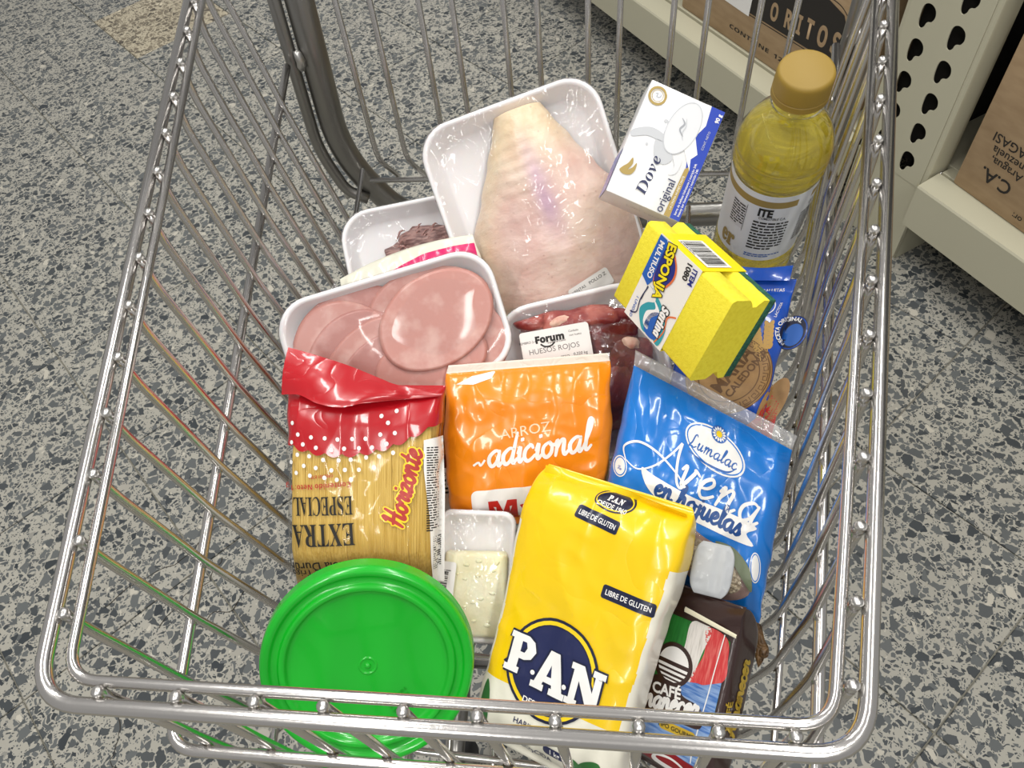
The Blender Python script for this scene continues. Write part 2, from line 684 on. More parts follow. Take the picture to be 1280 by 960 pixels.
def sheet_on_tray(W, H, zf, r=26, nr=22, over=5):
    """stretched film: from over the rim down its outside; zf(x, y) height inside"""
    V, F = [], []
    n = None
    for i in range(nr + 1):
        if i == 0:
            pts = [(x, y, -9 - 0) for x, y in rrect(W / 2 + 0.4 - 3, H / 2 + 0.4 - 3, r, 10)]
        elif i == 1:
            pts = [(x, y, 0.4) for x, y in rrect(W / 2 + 0.6, H / 2 + 0.6, r, 10)]
        else:
            f = 1 - (i - 2) / (nr - 2) * 0.985
            pts = [(x * f, y * f, zf(x * f, y * f)) for x, y in rrect(W / 2 - 2.6, H / 2 - 2.6, r, 10)]
        n = len(pts)
        V += pts
    for i in range(nr):
        for k in range(n):
            l = (k + 1) % n
            F.append((i * n + k, i * n + l, (i + 1) * n + l, (i + 1) * n + k))
    F.append(tuple(nr * n + k for k in range(n)))
    return V, F


def lump(cx, cy, cz, rx, ry, rz, seed=1, amp=0.25, f=0.06, rot=0, sub=4):
    bm = bmesh.new()
    bmesh.ops.create_icosphere(bm, subdivisions=sub, radius=1)
    c, q = math.cos(math.radians(rot)), math.sin(math.radians(rot))
    V = []
    for v in bm.verts:
        p = v.co
        w = Vector((p.x * rx, p.y * ry, p.z * rz))
        k = 1 + amp * noise.noise(w * f + Vector((seed * 5, 0, 0))) + amp * 0.4 * noise.noise(w * f * 3 + Vector((seed * 9, 2, 0)))
        w *= k
        V.append((cx + w.x * c - w.y * q, cy + w.x * q + w.y * c, cz + w.z))
    F = [tuple(v.index for v in f_.verts) for f_ in bm.faces]
    bm.free()
    return V, F


def sticker(parent, surf, VFs, name='price_label', maxlen=5, label=None):
    p = Print(surf, maxlen)
    for VF, m, l in VFs:
        p.add(VF, m, l)
    return p.build(name, parent, label)

# ------------------------------------------------------------------ shared materials
def terrazzo(name, cement, cement2, dark, mid, pale):
    m = bpy.data.materials.new(name)
    m.use_nodes = True
    nt = m.node_tree
    L = nt.links.new
    b = nt.nodes['Principled BSDF']
    b.inputs['Roughness'].default_value = 0.42
    b.inputs['Specular IOR Level'].default_value = 0.3
    tc = node(nt, 'ShaderNodeTexCoord')
    oi = node(nt, 'ShaderNodeObjectInfo')
    mul = node(nt, 'ShaderNodeMath', operation='MULTIPLY')
    mul.inputs[1].default_value = 37.0
    L(oi.outputs['Random'], mul.inputs[0])
    off = node(nt, 'ShaderNodeVectorMath', operation='ADD')
    L(tc.outputs['Object'], off.inputs[0])
    L(mul.outputs[0], off.inputs[1])
    ds = node(nt, 'ShaderNodeTexNoise')
    ds.inputs['Scale'].default_value = 60
    L(off.outputs[0], ds.inputs['Vector'])
    dsv = node(nt, 'ShaderNodeVectorMath', operation='SCALE')
    dsv.inputs[3].default_value = 0.012
    L(ds.outputs['Color'], dsv.inputs[0])
    vec = node(nt, 'ShaderNodeVectorMath', operation='ADD')
    L(off.outputs[0], vec.inputs[0])
    L(dsv.outputs[0], vec.inputs[1])
    flat2 = node(nt, 'ShaderNodeVectorMath', operation='MULTIPLY')
    flat2.inputs[1].default_value = (1, 1, 0)
    L(vec.outputs[0], flat2.inputs[0])

    def chips(scale, thr, gap):
        v1 = node(nt, 'ShaderNodeTexVoronoi', voronoi_dimensions='2D', feature='F1')
        v2 = node(nt, 'ShaderNodeTexVoronoi', voronoi_dimensions='2D', feature='DISTANCE_TO_EDGE')
        for v in (v1, v2):
            v.inputs['Scale'].default_value = scale
            L(flat2.outputs[0], v.inputs['Vector'])
        sp = node(nt, 'ShaderNodeSeparateColor')
        L(v1.outputs['Color'], sp.inputs[0])
        g = node(nt, 'ShaderNodeMath', operation='GREATER_THAN')
        g.inputs[1].default_value = thr
        L(sp.outputs[0], g.inputs[0])
        ga = node(nt, 'ShaderNodeMath', operation='MULTIPLY_ADD')   # the gap differs from chip to chip
        ga.inputs[1].default_value, ga.inputs[2].default_value = gap * 1.6, gap * 0.5
        L(sp.outputs[2], ga.inputs[0])
        e = node(nt, 'ShaderNodeMath', operation='GREATER_THAN')
        L(v2.outputs['Distance'], e.inputs[0])
        L(ga.outputs[0], e.inputs[1])
        mu = node(nt, 'ShaderNodeMath', operation='MULTIPLY')
        L(g.outputs[0], mu.inputs[0])
        L(e.outputs[0], mu.inputs[1])
        cr = node(nt, 'ShaderNodeValToRGB')
        cr.color_ramp.interpolation = 'LINEAR'
        els = cr.color_ramp.elements
        els[0].position, els[0].color = 0.0, lin(dark)
        els[1].position, els[1].color = 0.75, lin(mid)
        for p, c in ((0.965, mid), (0.975, pale)):
            x = els.new(p)
            x.color = lin(c)
        L(sp.outputs[1], cr.inputs[0])
        return mu.outputs[0], cr.outputs[0]
    nz = node(nt, 'ShaderNodeTexNoise')
    nz.inputs['Scale'].default_value = 9
    nz.inputs['Detail'].default_value = 8
    L(off.outputs[0], nz.inputs['Vector'])
    cm = node(nt, 'ShaderNodeMix', data_type='RGBA')
    cm.inputs[6].default_value, cm.inputs[7].default_value = lin(cement), lin(cement2)
    L(nz.outputs['Fac'], cm.inputs[0])
    col = cm.outputs[2]
    for sc_, thr, gap in ((230, 0.50, 0.16), (105, 0.50, 0.13), (58, 0.58, 0.12)):
        f, c = chips(sc_, thr, gap)
        mx = node(nt, 'ShaderNodeMix', data_type='RGBA')
        L(f, mx.inputs[0])
        L(col, mx.inputs[6])
        L(c, mx.inputs[7])
        col = mx.outputs[2]
    L(col, b.inputs['Base Color'])
    return m


TERR = terrazzo('grey_terrazzo', '#aba89d', '#98958c', '#34393d', '#606363', '#b9b4a7')
CREAM = terrazzo('cream_terrazzo', '#beb59f', '#ada38c', '#514b42', '#7e7564', '#d0c7b0')
GROUT = mat('tile_joint', '#8f8c80', 0.9)
CHROME = mat('zinc_plated_wire', '#cbc8c5', 0.2, 0.96, bump=('noise', 260, 0.12, 0.0005))
WELD = mat('weld_metal', '#c9c7c4', 0.3, 0.95)
BURN = mat('weld_burn', '#4b4235', 0.5, 0.8)
TUBE = mat('dull_steel_tube', '#8b8985', 0.3, 0.9, bump=('noise', 90, 0.08, 0.0006))
RUBBER = mat('caster_rubber', '#2b2b2c', 0.7)
SHELFP = mat('shelf_paint', '#bdb9a2', 0.42, bump=('noise', 160, 0.05, 0.0006))
DARK = mat('shelf_inside_shade', '#2a2824', 0.8)  # near-black colour stands in for the shade inside the shelving
CARD = mat('brown_cardboard', '#ab9170', 0.8, vary=('#9c8262', 22, 0.35, 0.7, (1, 1, 3)))
INK = mat('black_ink', '#191714', 0.6)
INKB = mat('carton_black_ink', '#25211d', 0.75)
PAPER = mat('white_label_paper', '#e9e7e4', 0.5)
GREYINK = mat('grey_ink', '#6b6a69', 0.6)
FOAM = mat('white_foam_tray', '#ece9ea', 0.45, bump=('noise', 500, 0.08, 0.0005), sss=0.15)

# ------------------------------------------------------------------ floor of terrazzo tiles
TS = 0.335
GA = math.radians(46.5)


def grid_to_world(i, j):
    """lower corner of tile (i, j): lines measured from one tile joint on the floor"""
    a, b = Vector((math.cos(GA), math.sin(GA))), Vector((-math.sin(GA), math.cos(GA)))
    return a * (-0.075 + i * TS) + b * (0.111 + j * TS)


fl = ob('floor', *box(-3.4, 3.2, -1.6, 4.2, -0.05, -0.004), GROUT, smooth=False, kind='structure')
tile_v, tile_f = box(0.0012, TS - 0.0012, 0.0012, TS - 0.0012, -0.012, 0.0, 0.0012, 1)
tile_me = None
rt = random.Random(3)
for i in range(-12, 16):
    for j in range(-12, 16):
        c = grid_to_world(i + 0.5, j + 0.5)
        if not (-2.75 < c.x < 1.75 and -0.35 < c.y < 3.05):
            continue
        # cream batch: the tile past the joint crossing in the far corner
        dv = Vector((c.x, c.y)) - Vector((-1.42, 2.17))
        ca, cb_ = math.cos(GA), math.sin(GA)
        cream = abs(dv.x * ca + dv.y * cb_) <= TS / 2 and abs(dv.y * ca - dv.x * cb_) <= TS / 2
        if tile_me is None or cream:
            t = ob('tile', tile_v, tile_f, CREAM if cream else TERR, fl, smooth=False)
            if not cream:
                tile_me = t.data
        else:
            t = bpy.data.objects.new('tile', tile_me)
            COL.objects.link(t)
            t.parent = fl
        p = grid_to_world(i, j)
        t.location = (p.x, p.y, rt.uniform(-0.0004, 0.0003))
        t.rotation_euler = (0, 0, GA)
# fine cracks across the tiles near the cart nose
ck = MB()
CRK = mat('floor_crack_dirt', '#3a352d', 0.9)
for pts in (((-0.77, .40), (-.72, .455), (-.66, .49), (-.62, .55), (-.57, .57)), ((-.66, .37), (-.63, .43), (-.60, .45), (-.585, .50)),
            ((-.70, .25), (-.665, .21), (-.66, .16), (-.61, .135)), ((-.60, .36), (-.57, .40), (-.545, .405), (-.52, .45))):
    P = []
    for k, v in enumerate(catmull([(x, y, 0.0006) for x, y in pts], 6)):
        P.append(v + Vector((noise.noise(v * 60), noise.noise(v * 60 + Vector((9, 0, 0))), 0)) * 0.008)
    ck.add(tube(P, [0.0011 * (0.4 + abs(noise.noise(p * 90))) for p in P], 5))
ck.build('crack', [CRK], fl)

# ------------------------------------------------------------------ shopping cart
cart = thing('shopping_cart', 'chrome wire shopping cart with double rod rim, filled with groceries', 'shopping cart', (0, 0.45, 0))
CT = cart.location


def cw(VF):                     # world metres -> the cart's own space
    return [(v[0] - CT.x, v[1] - CT.y, v[2] - CT.z) for v in VF[0]], VF[1]


def wire(name, pts, r, m=CHROME, seg=8, closed=False, parent=cart):
    V, F = tube(pts, r, seg, closed)
    V, F = cw((V, F))
    return ob(name, V, F, m, parent)


rim_z = lambda y: 0.83 + 0.12 * (y - 0.0845)
rim_l = lambda y: -(0.2155 + 0.139 * (y - 0.11))
rim_r = lambda y: 0.2137 + 0.186 * (y - 0.11)
mid_z = lambda y: 0.692 + 0.109 * (y - 0.08)
mid_l = lambda y: -(0.2035 + 0.10 * (y - 0.08))
mid_r = lambda y: 0.219 + 0.15 * (y - 0.08)
low_z = lambda y: 0.556 + 0.07 * (y - 0.08)
low_l = lambda y: -(0.178 + 0.065 * (y - 0.08))
low_r = lambda y: 0.213 + 0.18 * (y - 0.08)
REAR = 0.80


def ring_pts(lx, rx, z, y0, d, y1=REAR - 0.012, dz=0.0):
    """rod round three sides at distance D outside the wires"""
    return [(lx(y1) - d, y1, z(y1) + dz), (lx(y0) - d, y0 - d, z(y0) + dz), (rx(y0) + d, y0 - d, z(y0) + dz), (rx(y1) + d, y1, z(y1) + dz)]


wire('rim_rod', fillet(ring_pts(rim_l, rim_r, rim_z, 0.087, 0.0068), 0.026, 8), 0.0047, seg=12)
wire('inner_rim_rod', fillet(ring_pts(rim_l, rim_r, rim_z, 0.087, -0.0062), 0.018, 8), 0.0034, seg=10)
wire('side_band_rod', fillet(ring_pts(mid_l, mid_r, mid_z, 0.086, 0.0036, 0.787), 0.02, 6), 0.0044, seg=10)
wire('lower_band_rod', fillet(ring_pts(low_l, low_r, low_z, 0.089, 0.0028, 0.79, 0.012), 0.02, 6), 0.0030, seg=10)
weld, burn = MB(), MB()


def bead(x, y, z):
    V, F = lathe([(0.0, 0.0030), (0.0022, 0.0027), (0.0032, 0.0016), (0.0034, 0.0), (0.0033, -0.003), (0.003, -0.006)], 10)
    return [(a + x, b + y, c + z) for a, b, c in V], F


WR = 0.0033
for i in range(16):
    yr = 0.112 + 0.0412 * i
    yl = 0.127 + 0.0425 * i
    if yl > 0.775:
        continue
    jit = [random.uniform(-0.0015, 0.0015) - k_ * max(0.0, yl - 0.25) for k_ in (0.09, 0.05)]   # the wires rake forward more towards the rear
    ml, ll, mr_, lr = yl + jit[0], yl + 1.9 * jit[0], yr + jit[1], yr + 1.9 * jit[1]
    p = [(rim_l(yl), yl, rim_z(yl) + 0.002), (rim_l(yl) - 0.0005, yl + 0.12 * jit[0], rim_z(yl) - 0.025),
         (mid_l(ml) + 0.001, ml, mid_z(ml)), (low_l(ll) + 0.002, ll, low_z(ll) + 0.016), (low_l(ll) + 0.016, ll, low_z(ll) - 0.046),
         (low_r(lr) - 0.016, lr, low_z(lr) - 0.046), (low_r(lr) - 0.002, lr, low_z(lr) + 0.016), (mid_r(mr_) - 0.001, mr_, mid_z(mr_)),
         (rim_r(yr) + 0.0005, yr + 0.12 * jit[1], rim_z(yr) - 0.025), (rim_r(yr), yr, rim_z(yr) + 0.002)]
    wire('basket_wire', fillet(p, 0.016, 4), WR, seg=8)
    weld.add(bead(rim_l(yl), yl, rim_z(yl) + 0.0035))
    weld.add(bead(rim_r(yr), yr, rim_z(yr) + 0.0035))
    for x, y, z in ((mid_l(ml) - 0.001, ml, mid_z(ml)), (mid_r(mr_) + 0.001, mr_, mid_z(mr_)), (low_l(ll), ll, low_z(ll) + 0.013), (low_r(lr), lr, low_z(lr) + 0.013)):
        burn.add(lump(x, y, z - 0.001, 0.0042, 0.0036, 0.0032, seed=i, amp=0.5, f=300, sub=1))
for i, x in enumerate((-0.183, -0.138, -0.094, -0.056, -0.013, 0.026, 0.066, 0.108, 0.147, 0.184)):
    xm, xl = x * 1.0 + 0.003, x * 0.93 + 0.008
    xb = x * 1.25 + 0.012
    p = [(x, 0.087, rim_z(0.087) + 0.002), (xm, 0.089, mid_z(0.087) + 0.004), (xl, 0.088, low_z(0.1) + 0.02), (xl, 0.090, low_z(0.1) - 0.051),
         (xb, REAR - 0.02, low_z(REAR) - 0.051)]
    wire('nose_wire', fillet(p, 0.016, 4), WR, seg=8)
    weld.add(bead(x, 0.087, rim_z(0.087) + 0.0035))
    burn.add(lump(xm, 0.086, mid_z(0.087), 0.0042, 0.0036, 0.0032, seed=i, amp=0.5, f=300, sub=1))
ob('weld_bead', *cw((weld.V, weld.F)), WELD, cart, kind='stuff')
ob('weld_spot', *cw((burn.V, burn.F)), BURN, cart, kind='stuff')
# hinged rear gate of pairs of upright wires
gate = child_empty('rear_gate', cart)
for x in (-0.203, -0.165, -0.112, -0.076, -0.021, 0.015, 0.069, 0.103, 0.159, 0.194, 0.248, 0.285):
    wire('gate_wire', fillet([(x, REAR, 1.0), (x - 0.003, REAR, 0.625), (x + 0.006, REAR + 0.03, 0.578), (x + 0.006, REAR + 0.034, 0.57)], 0.02, 4), 0.0034, parent=gate)
for z in (0.597, 0.985):
    wire('gate_crossbar', [(-0.222, REAR - 0.006, z), (0.31, REAR - 0.006, z)], 0.0034, parent=gate)
# frame: two uprights joined under the gate, rails to the casters
frame = child_empty('frame', cart)
wire('upright_tube', fillet([(-0.236, 0.818, 1.12), (-0.262, 0.818, 0.62), (-0.20, 0.825, 0.505), (-0.1, 0.825, 0.50), (0.2, 0.825, 0.50), (0.30, 0.825, 0.505), (0.364, 0.818, 0.62), (0.359, 0.818, 1.12)], 0.075, 8),
     0.0165, TUBE, 16, parent=frame)
wire('upright_rod', fillet([(-0.262, 0.806, 1.1), (-0.284, 0.806, 0.64), (-0.262, 0.80, 0.575), (-0.235, 0.80, 0.56)], 0.03, 6), 0.0075, TUBE, 10, parent=frame)
wire('upright_rod', fillet([(0.343, 0.80, 1.1), (0.343, 0.80, 0.64), (0.31, 0.80, 0.57)], 0.03, 6), 0.0065, TUBE, 10, parent=frame)
wb = MB()
for x, y, z in ((-0.262, 0.800, 0.575), (-0.266, 0.800, 0.768), (0.352, 0.802, 0.768)):
    wb.add(lump(x, y, z, 0.006, 0.006, 0.011, seed=x * 9, amp=0.6, f=160, sub=2))
ob('frame_weld', *cw((wb.V, wb.F)), WELD, frame, kind='stuff')
for s in (-0.10, 0.13):
    wire('base_rail', fillet([(s, 0.825, 0.50), (s, 0.80, 0.17), (s, 0.17, 0.15), (s, 0.17, 0.09)], 0.07, 6), 0.012, TUBE, 12, parent=frame)
    for y in (0.17, 0.74):
        w = lathe([(0.006, -0.014), (0.042, -0.014), (0.048, -0.009), (0.048, 0.009), (0.042, 0.014), (0.006, 0.014)], 28)
        T = Matrix.Translation((s, y, 0.048)) @ Matrix.Rotation(PI / 2, 4, 'Y')
        V = [T @ Vector(v) for v in w[0]]
        cas = ob('caster', *cw((V, w[1])), RUBBER, frame)
        f = MB()
        for q in (-0.02, 0.02):
            f.add(box(s + q - 0.0015, s + q + 0.0015, y - 0.016, y + 0.016, 0.04, 0.112, 0.001, 1))
        f.add(box(s - 0.022, s + 0.022, y - 0.018, y + 0.018, 0.110, 0.114, 0.001, 1))
        f.add(tube([(s, y, 0.112), (s, y, 0.15)], 0.008, 10))
        ob('caster_fork', *cw((f.V, f.F)), TUBE, cas)
for y in (0.3, 0.6):
    wire('base_crossbar', [(-0.10, y, 0.155), (0.13, y, 0.155)], 0.009, TUBE, 10, parent=frame)

# ------------------------------------------------------------------ shop shelving at the aisle side
SA = math.radians(-56.5)
shelf = thing('shelving_unit', 'cream steel shelving unit with perforated upright and low base deck', 'shelving', (0.703, 1.235, 0), (0, 0, SA))
# own space: x along the aisle (towards the viewer), y away from the aisle (-y faces the cart), z up
HOLE = [(-5.5, 6.0), (-2.5, 10.0), (2.5, 10.5), (7.2, 7.5), (8.6, 2.0), (6.2, -2.6), (2.6, -4.2), (1.4, -8.0), (-1.6, -10.8), (-4.6, -9.0), (-5.8, -3.0)]
cu = bpy.data.curves.new('punched_plate', 'CURVE')
cu.dimensions, cu.fill_mode = '2D', 'BOTH'
cu.extrude = 0.0011


def spline(pts):
    sp = cu.splines.new('POLY')
    sp.points.add(len(pts) - 1)
    for q, (x, y) in zip(sp.points, pts):
        q.co = (x, y, 0, 1)
    sp.use_cyclic_u = True


spline([(-0.160, 0.182), (-0.010, 0.182), (-0.010, 1.55), (-0.160, 1.55)])
for cx, z0, mir in ((-0.123, 0.2275, 1), (-0.056, 0.2175, 1)):
    for k in range(21):
        spline([(v.x, v.y) for v in catmull([(cx + mir * x * 0.0021, z0 + 0.0635 * k + y * 0.0021, 0) for x, y in HOLE], 3, True)])
tmp = bpy.data.objects.new('punched_plate', cu)
me = bpy.data.meshes.new_from_object(tmp)
bpy.data.objects.remove(tmp)
me.materials.clear()
me.materials.append(SHELFP)
post = child_empty('upright_post', shelf)
pl = bpy.data.objects.new('punched_face', me)
COL.objects.link(pl)
pl.parent = post
pl.rotation_euler = (PI / 2, 0, 0)
pm = MB()
prof = catmull([(-0.011, 0.0, 0), (-0.004, 0.002, 0), (0.0, 0.008, 0), (0.0, 0.05, 0)], 5)
prof2 = [Vector((-0.160 - (v.x + 0.011), v.y, 0)) for v in prof]
for pr in (prof, prof2):
    V, F = [], []
    for z in (0.182, 1.55):
        V += [(v.x, v.y, z) for v in pr]
    n = len(pr)
    F = [(k, k + 1, n + k + 1, n + k) for k in range(n - 1)]
    pm.add((V, F))
pm.build('post_flank', [SHELFP], post)
ob('post_shade_sheet', *box(-0.165, -0.003, 0.048, 0.052, 0.182, 1.55), DARK, post, smooth=False)  # dark sheet painted as the shade behind the punched holes
fm_ = MB()
fm_.add(box(-0.165, 0.004, 0.0, 0.004, 0.0, 0.185, 0.001, 1))
fm_.add(box(-0.002, 0.004, 0.0, 0.10, 0.0, 0.185, 0.001, 1))
fm_.add(box(-0.171, -0.165, 0.0, 0.10, 0.0, 0.185, 0.001, 1))
fm_.build('foot_plate', [SHELFP], shelf, smooth=False)
V, F = lathe([(0, 0.004), (0.004, 0.0035), (0.006, 0.002), (0.007, 0.0)], 12)
T = Matrix.Translation((-0.088, -0.001, 0.178)) @ Matrix.Rotation(PI / 2, 4, 'X')
MB().add((V, F), 0, T).build('bolt', [WELD], post)
T = Matrix.Translation((0.004, 0.03, 0.212)) @ Matrix.Rotation(PI / 2, 4, 'Y')
MB().add((V, F), 0, T).build('bolt', [WELD], post)


def lip(x0, x1, y, z0, z1, name):
    """folded front lip: face, sloping top bead, deck with a seam behind it"""
    pr = [(y, z0), (y, z1 - 0.004), (y + 0.002, z1), (y + 0.052, z1 + 0.006), (y + 0.054, z1 + 0.002), (y + 0.0575, z1 - 0.004), (y + 0.0575, z0 + 0.02), (y + 0.003, z0 + 0.003)]
    V = [(x, a, b) for x in (x0, x1) for a, b in pr]
    n = len(pr)
    F = [(k, (k + 1) % n, n + (k + 1) % n, n + k) for k in range(n)] + [tuple(range(n - 1, -1, -1)), tuple(range(n, 2 * n))]
    return ob(name, V, F, SHELFP, shelf, smooth=False)


lip(0.005, 1.0, -0.030, 0.118, 0.213, 'deck_lip')
lip(-1.6, -0.171, -0.060, 0.112, 0.204, 'deck_lip')
ob('deck', *box(0.006, 1.0, 0.029, 0.0545, 0.205, 0.219, 0.001, 1), SHELFP, shelf, smooth=False)
ob('deck', *box(-0.075, 1.0, 0.055, 0.45, 0.205, 0.219, 0.001, 1), SHELFP, shelf, smooth=False)
ob('deck', *box(-1.6, -0.171, 0.0, 0.45, 0.198, 0.211, 0.001, 1), SHELFP, shelf, smooth=False)
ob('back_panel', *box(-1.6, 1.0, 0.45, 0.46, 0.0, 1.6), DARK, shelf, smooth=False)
ob('shade_filler', *box(-0.088, -0.080, 0.054, 0.45, 0.0, 1.6), DARK, shelf, smooth=False)  # added dark filler, makes the gap between the bays read as shaded
ob('upper_shelf', *box(-1.6, 1.0, 0.02, 0.45, 0.62, 0.65), SHELFP, shelf, smooth=False)  # out of view, set low to keep light off the decks below
TS_ = shelf.matrix_world if False else Matrix.Translation((0.703, 1.235, 0)) @ Matrix.Rotation(SA, 4, 'Z')


def carton(name, label, x, y, z, rz, w, d, h, group=None):
    """closed carton, origin at the lower front left corner"""
    m = TS_ @ Matrix.Translation((x, y, z)) @ Matrix.Rotation(rz, 4, 'Z')
    t = thing(name, label, 'box', m.translation, (0, 0, SA + rz))
    ob('carton_body', *box(0, w, 0, d, 0, h, 0.004, 2), CARD, t, angle=30)
    f = MB()
    f.add(box(0.004, w - 0.004, 0.002, d / 2 - 0.0006, h, h + 0.003, 0.001, 1))
    f.add(box(0.004, w - 0.004, d / 2 + 0.0006, d - 0.002, h, h + 0.003, 0.001, 1))
    f.build('top_flap', [CARD], t, smooth=False)
    return t


fz = lambda x, y, l: (x, -l - 0.1, y)               # print on the front of a carton, mm
c1 = carton('cardboard_box', 'brown carton with black banner lettering, behind the wire cart on the low deck', -0.79, 0.004, 0.2115, 0, 0.56, 0.3, 0.33)
p = Print(fz, 0)
p.add(poly([(222, 88), (512, 93), (512, 168), (494, 194), (450, 206), (300, 200), (222, 192)]), INKB, 1)
p.add(poly([(218, 82.5), (516, 87.5), (516, 89.5), (218, 84.5)]), INKB, 1)
p.add(stroke([(222, 197), (300, 205), (450, 211), (500, 197), (517, 168), (517, 88)], 1.8), INKB, 1)
p.build('printed_banner', c1)
for s, x, y, h in (('Z', 270, 128, 52), ('O', 312, 131, 55), ('R', 354, 134, 57), ('I', 388, 137, 58), ('T', 417, 141, 60), ('O', 454, 143, 62), ('S', 489, 146, 64)):
    Print(fz, 0).add(text(s, h, 'sans', 0.012, 0.62, 0.08 if s in 'ZS' else 0, 0, (x, y)), CARD, 2).build('banner_letter', c1)
p = Print(fz, 0)
p.add(text('CONTIENE  12 UNIDADES', 14, 'sans', 0, 1, 0, 0, (346, 36), w=330), INKB, 1)
p.build('lettering', c1)
pp = Print(fz, 0)
pp.add(poly([(148, 82), (238, 80), (248, 210), (150, 214)]), PAPER, 2)
pp.build('paper_note', c1, 'white paper sheet', 0.4)
c2 = carton('cardboard_box', 'brown carton beside the perforated upright, its printing upside down', 0.038, 0.020, 0.2195, math.radians(-2.0), 0.5, 0.3, 0.335)
for s, h, x, y in (('PAGASI', 17, 34, 127), ('Venezuela', 15, 42, 105), ('Aragua,', 15, 48, 86), ('C.A.', 25, 42, 55), ('or:', 12, 130, 19)):
    V, F = text(s, h, None, 0.014 if h > 20 else 0.006, 1, 0, 180, (0, 0), 'RIGHT')
    x0 = min(v[0] for v in V)
    Print(fz, 0).add(([(a - x0 + x, b + y) for a, b in V], F), INKB, 1).build('lettering', c2)

# ------------------------------------------------------------------ groceries: colours
YEL = mat('yellow_plastic_film', '#efc70a', 0.27, bump=('crinkle', 15, 0.5, 0.002), coat=0.35)
CREAMP = mat('cream_plastic_film', '#e6e2d2', 0.3, bump=('crinkle', 26, 0.2, 0.0012), coat=0.3)
NAVY = mat('navy_print', '#1b2350', 0.3, coat=0.2)
NAVYD = mat('dark_navy_print', '#141a38', 0.3, coat=0.2)
WHITEP = mat('white_print', '#f1efec', 0.32, coat=0.2)
YELP = mat('yellow_print', '#f4d018', 0.32, coat=0.2)
GREENP = mat('leaf_green_print', '#2f6b34', 0.35)
ORANGE = mat('orange_plastic_film', '#f08a14', 0.27, bump=('crinkle', 17, 0.6, 0.0025), coat=0.4)
REDP = mat('red_print', '#c8281e', 0.35)
BLUE = mat('blue_plastic_film', '#1478d2', 0.24, bump=('crinkle', 17, 0.6, 0.0025), coat=0.5)
BLUED = mat('deep_blue_film', '#124fb8', 0.25, bump=('crinkle', 32, 0.3, 0.0015), coat=0.5)
RED = mat('red_plastic_film', '#b50f1c', 0.25, bump=('crinkle', 17, 0.6, 0.0025), coat=0.45)
BROWN = mat('dark_brown_foil', '#35211f', 0.28, bump=('crinkle', 30, 0.3, 0.0015), coat=0.4)
CLEAR = film_mat('clear_film', 42, 0.55, 0.05)
CLEARW = film_mat('clear_seal_film', 60, 0.7, 0.22, rough=0.12)
CLING = film_mat('cling_film', 34, 0.55, 0.035, rough=0.09, base=0.02)
GOLD = mat('gold_print', '#a88f4c', 0.4, 0.1)
GOLDB = mat('bright_gold_print', '#d8b53a', 0.3, 0.4)

# ------------------------------------------------------------------ tub with green lid
tub = thing('plastic_tub', 'round plastic tub with shiny bright green lid, tilted in the cart nose', 'tub', (-0.0945, 0.1600, 0.6365), (0.7596, 0.2896, 0))
tub.scale = (1.025, 1.025, 1.025)
GREEN = mat('green_lid_plastic', '#0fb226', 0.24, bump=('noise', 700, 0.03, 0.0003), coat=0.4, sss=0.1)
TUBW = mat('white_tub_plastic', '#e4e4dc', 0.35)
lidp = [(0, -1.0), (8, -1.0), (40, -1.0), (58, -0.9), (60.5, -0.4), (61.6, 0.6), (62.4, 2.6), (63.4, 3.6), (66.0, 3.8), (67.2, 3.2), (68.0, 1.0), (69.2, 0.2), (72.5, 0.2), (73.6, 0.8), (74.6, 2.6), (76, 3.7),
        (78.2, 3.9), (80.2, 3.2), (81.6, 1.4), (82.4, -1.5), (82.6, -8), (83.2, -11.5), (81.6, -12), (80.6, -8), (80.4, -2.6), (74, -2.4), (0, -2.6)]
ob('lid', *lathe(lidp[:0] + lidp, 96, False), GREEN, tub, s=0.001, angle=50)
bm_tub = [(0, -50), (64, -50), (66.5, -48.5), (68, -46), (79.4, -6), (79.4, -2.9), (78, -2.9), (66, -45), (0, -47)]
ob('tub_body', *lathe(bm_tub, 64, False), TUBW, tub, s=0.001, angle=40)
g = MB()
g.add(lathe([(5.2, -1.0), (6.2, -0.2), (6.8, -0.2), (7.6, -1.0)], 32, False))
g.add(lathe([(0, 0.6), (1.6, 0.5), (2.2, -0.2), (2.6, -1.0)], 20, False))
g.build('mould_mark', [GREEN], tub, s=0.001)
p = Print(flat(-1.0), 0)
for k, t in enumerate(('RECICLABLE', 'HECHO EN', 'VENEZUELA')):
    p.add(text(t, 2.6, None, 0, 1, 0, 52, (26 + k * 3.2, -22 - k * 3.0)), mat('green_emboss', '#0d8f18', 0.4) if k == 0 else p.mats[0], 1)
p.build('embossed_text', tub)

# ------------------------------------------------------------------ yellow corn flour bag
face = ((0.0487, 0.1878, 0.6247), (0.5584, -0.1945, -0.4085))
t = posed('flour_bag', 'yellow and cream plastic bag of corn flour with round navy logo', 'flour bag', face, 0.027)
t.scale = (1.03, 1.03, 1.03)
b = Bag(134, 232, 52, 5.0, top=6, bot=6, sh=30, seed=1.3, ridge=1.9, rf=0.018, rays=4.0, nray=4.5, ox=10, oy=17, hw=lambda y: 0.955 + 0.09 / (1 + math.exp(-(y - 30) / 14)) - 0.12 * max(0, (y - 88) / 29) ** 2, edge=2.0)
V, F = b.mesh(110, 96)
fmi = []
for f in F:
    c = sum((Vector(V[i]) for i in f), Vector()) / len(f)
    fmi.append(1 if (c.y < -41.5 + 0.0 * c.x) or (abs(c.x - 10) > b.hw(c.y - 17) - 7 and c.z < 21.5 and c.y < 84) else 0)
ob('bag_body', V, F, [YEL, CREAMP], t, s=0.001, fm=fmi)
bf = lambda x, y, l: b.front(x + 2.5, y + 2, l)
p = Print(bf)
LY = -20
